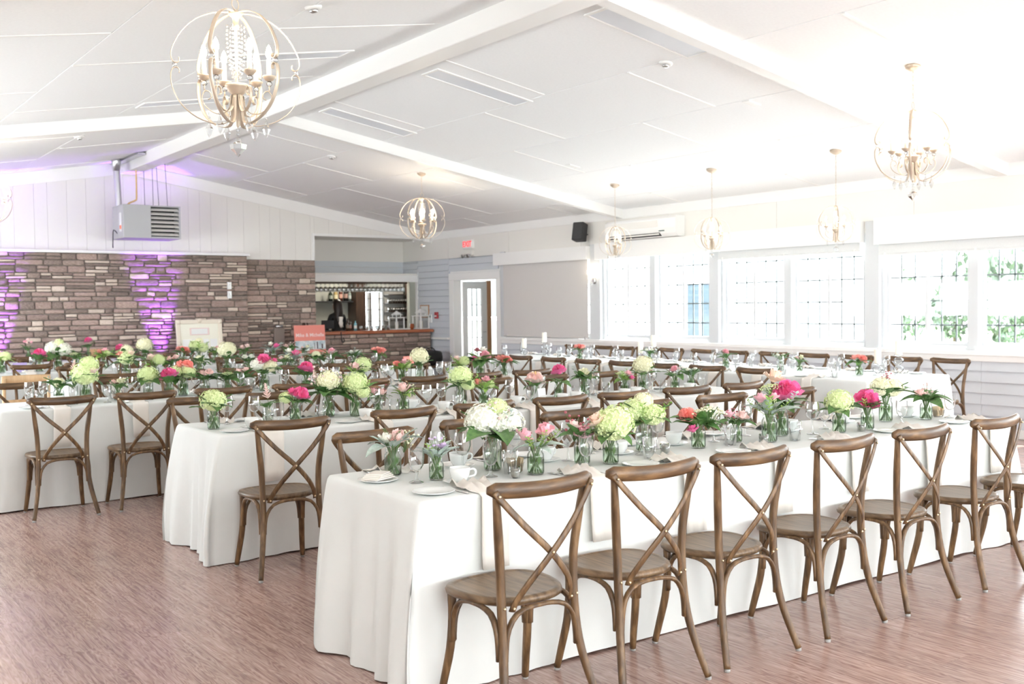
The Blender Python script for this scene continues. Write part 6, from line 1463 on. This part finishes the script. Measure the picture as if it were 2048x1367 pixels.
t = thing('porch_post', 'white glazed porch end with blue panes outside middle window', 'porch', (14.0, 9.75, -.15))
link('post', MB().bbox(-.08, .08, .22, .36, 0, 2.9, .004).bbox(-.08, .08, -.36, -.22, 0, 2.9, .004).mesh('post', M['ext']), t)
for k in range(4): link('pane', MB().box(-.01, .01, -.14, .14, .35+k*.52, .80+k*.52).mesh('pane', M['blueglass']), t)
link('sash', MB().box(-.03, .03, -.215, -.145, 0, 2.6).box(-.03, .03, .145, .215, 0, 2.6).box(-.03, .03, -.144, .144, .81, .86).box(-.03, .03, -.144, .144, 1.33, 1.38).box(-.03, .03, -.144, .144, 1.85, 1.90).mesh('sash', M['ext']), t)
M['shrub'] = noise_mat('shrub_leaf', (0.036, 0.062, 0.034), (0.070, 0.105, 0.060), nscale=4, rough=.6)
M['shrub2'] = noise_mat('pale_shrub_leaf', (0.055, 0.080, 0.050), (0.085, 0.115, 0.078), nscale=4, rough=.6)
def foliage_me(m, seed, nl=900):
    r = random.Random(seed); mb = MB()
    lob = [(Vector((r.gauss(0,.45), r.gauss(0,.45), r.uniform(.35,1.15))), r.uniform(.3,.5)) for _ in range(9)]
    for i in range(nl):
        c, q = r.choice(lob); d = Vector((r.gauss(0,1), r.gauss(0,1), r.gauss(0,1))).normalized(); p = c + d*q*r.uniform(.6,1.05)
        if p.z < 0: continue
        a = Vector((r.gauss(0,1), r.gauss(0,1), r.gauss(0,1))).normalized()*.09; b = d.cross(a).normalized()*.045
        mb.add([p-a, p+b, p+a, p-b], [(0,1,2,3)])
    return mb.mesh('foliage', m)
FO = [foliage_me(M['shrub'], 1), foliage_me(M['shrub2'], 2), foliage_me(M['shrub'], 3)]
stem_mesh = MB().tube([(0,0,0),(.03,0,.5),(0,.03,.9)], [.05,.04,.02], 6).mesh('stem', M['darkwood'])
def shrub(x, y, s, k, label, h=1.0, nm='garden_shrub'):
    t = thing(nm, label, 'tree' if s > 2 else 'shrub', (x, y, -.17), (0, 0, x+y), 'garden greenery beyond the windows', (s, s, s*h)); link('foliage', FO[k], t); link('stem', stem_mesh, t)
for i, (x, y, s, k, h, lab) in enumerate([(23, 15.6, 1.3, 0, 1.5, 'full green shrub left in the garden window view'), (27, 16.4, 1.2, 1, 1.4, 'pale round shrub right of the fullest one in garden'), (26, 13.6, 1.2, 2, 1.3, 'dark shrub beyond the lawn near window mullion'),
        (17.6, 11.8, .5, 0, 1.0, 'low shrub by the patio below the fullest shrub'), (18.2, 10.7, .5, 1, 1.0, 'low pale shrub by the patio left of mullion'), (18.2, 9.4, .5, 2, 1.0, 'low dark shrub by the patio right of mullion'), (18.4, 8.0, .5, 1, 1.0, 'low pale shrub at the right garden view'),
        (33, 13.0, 2.0, 1, 1.3, 'pale tree far behind the right window'), (35, 19.0, 2.2, 1, 1.3, 'tall pale tree far behind the lawn'), (30, 9.0, 1.6, 0, 1.3, 'far dark tree at the right photo edge')]):
    shrub(x, y, s, k, lab, h, 'garden_tree' if s > 2 else 'garden_shrub')
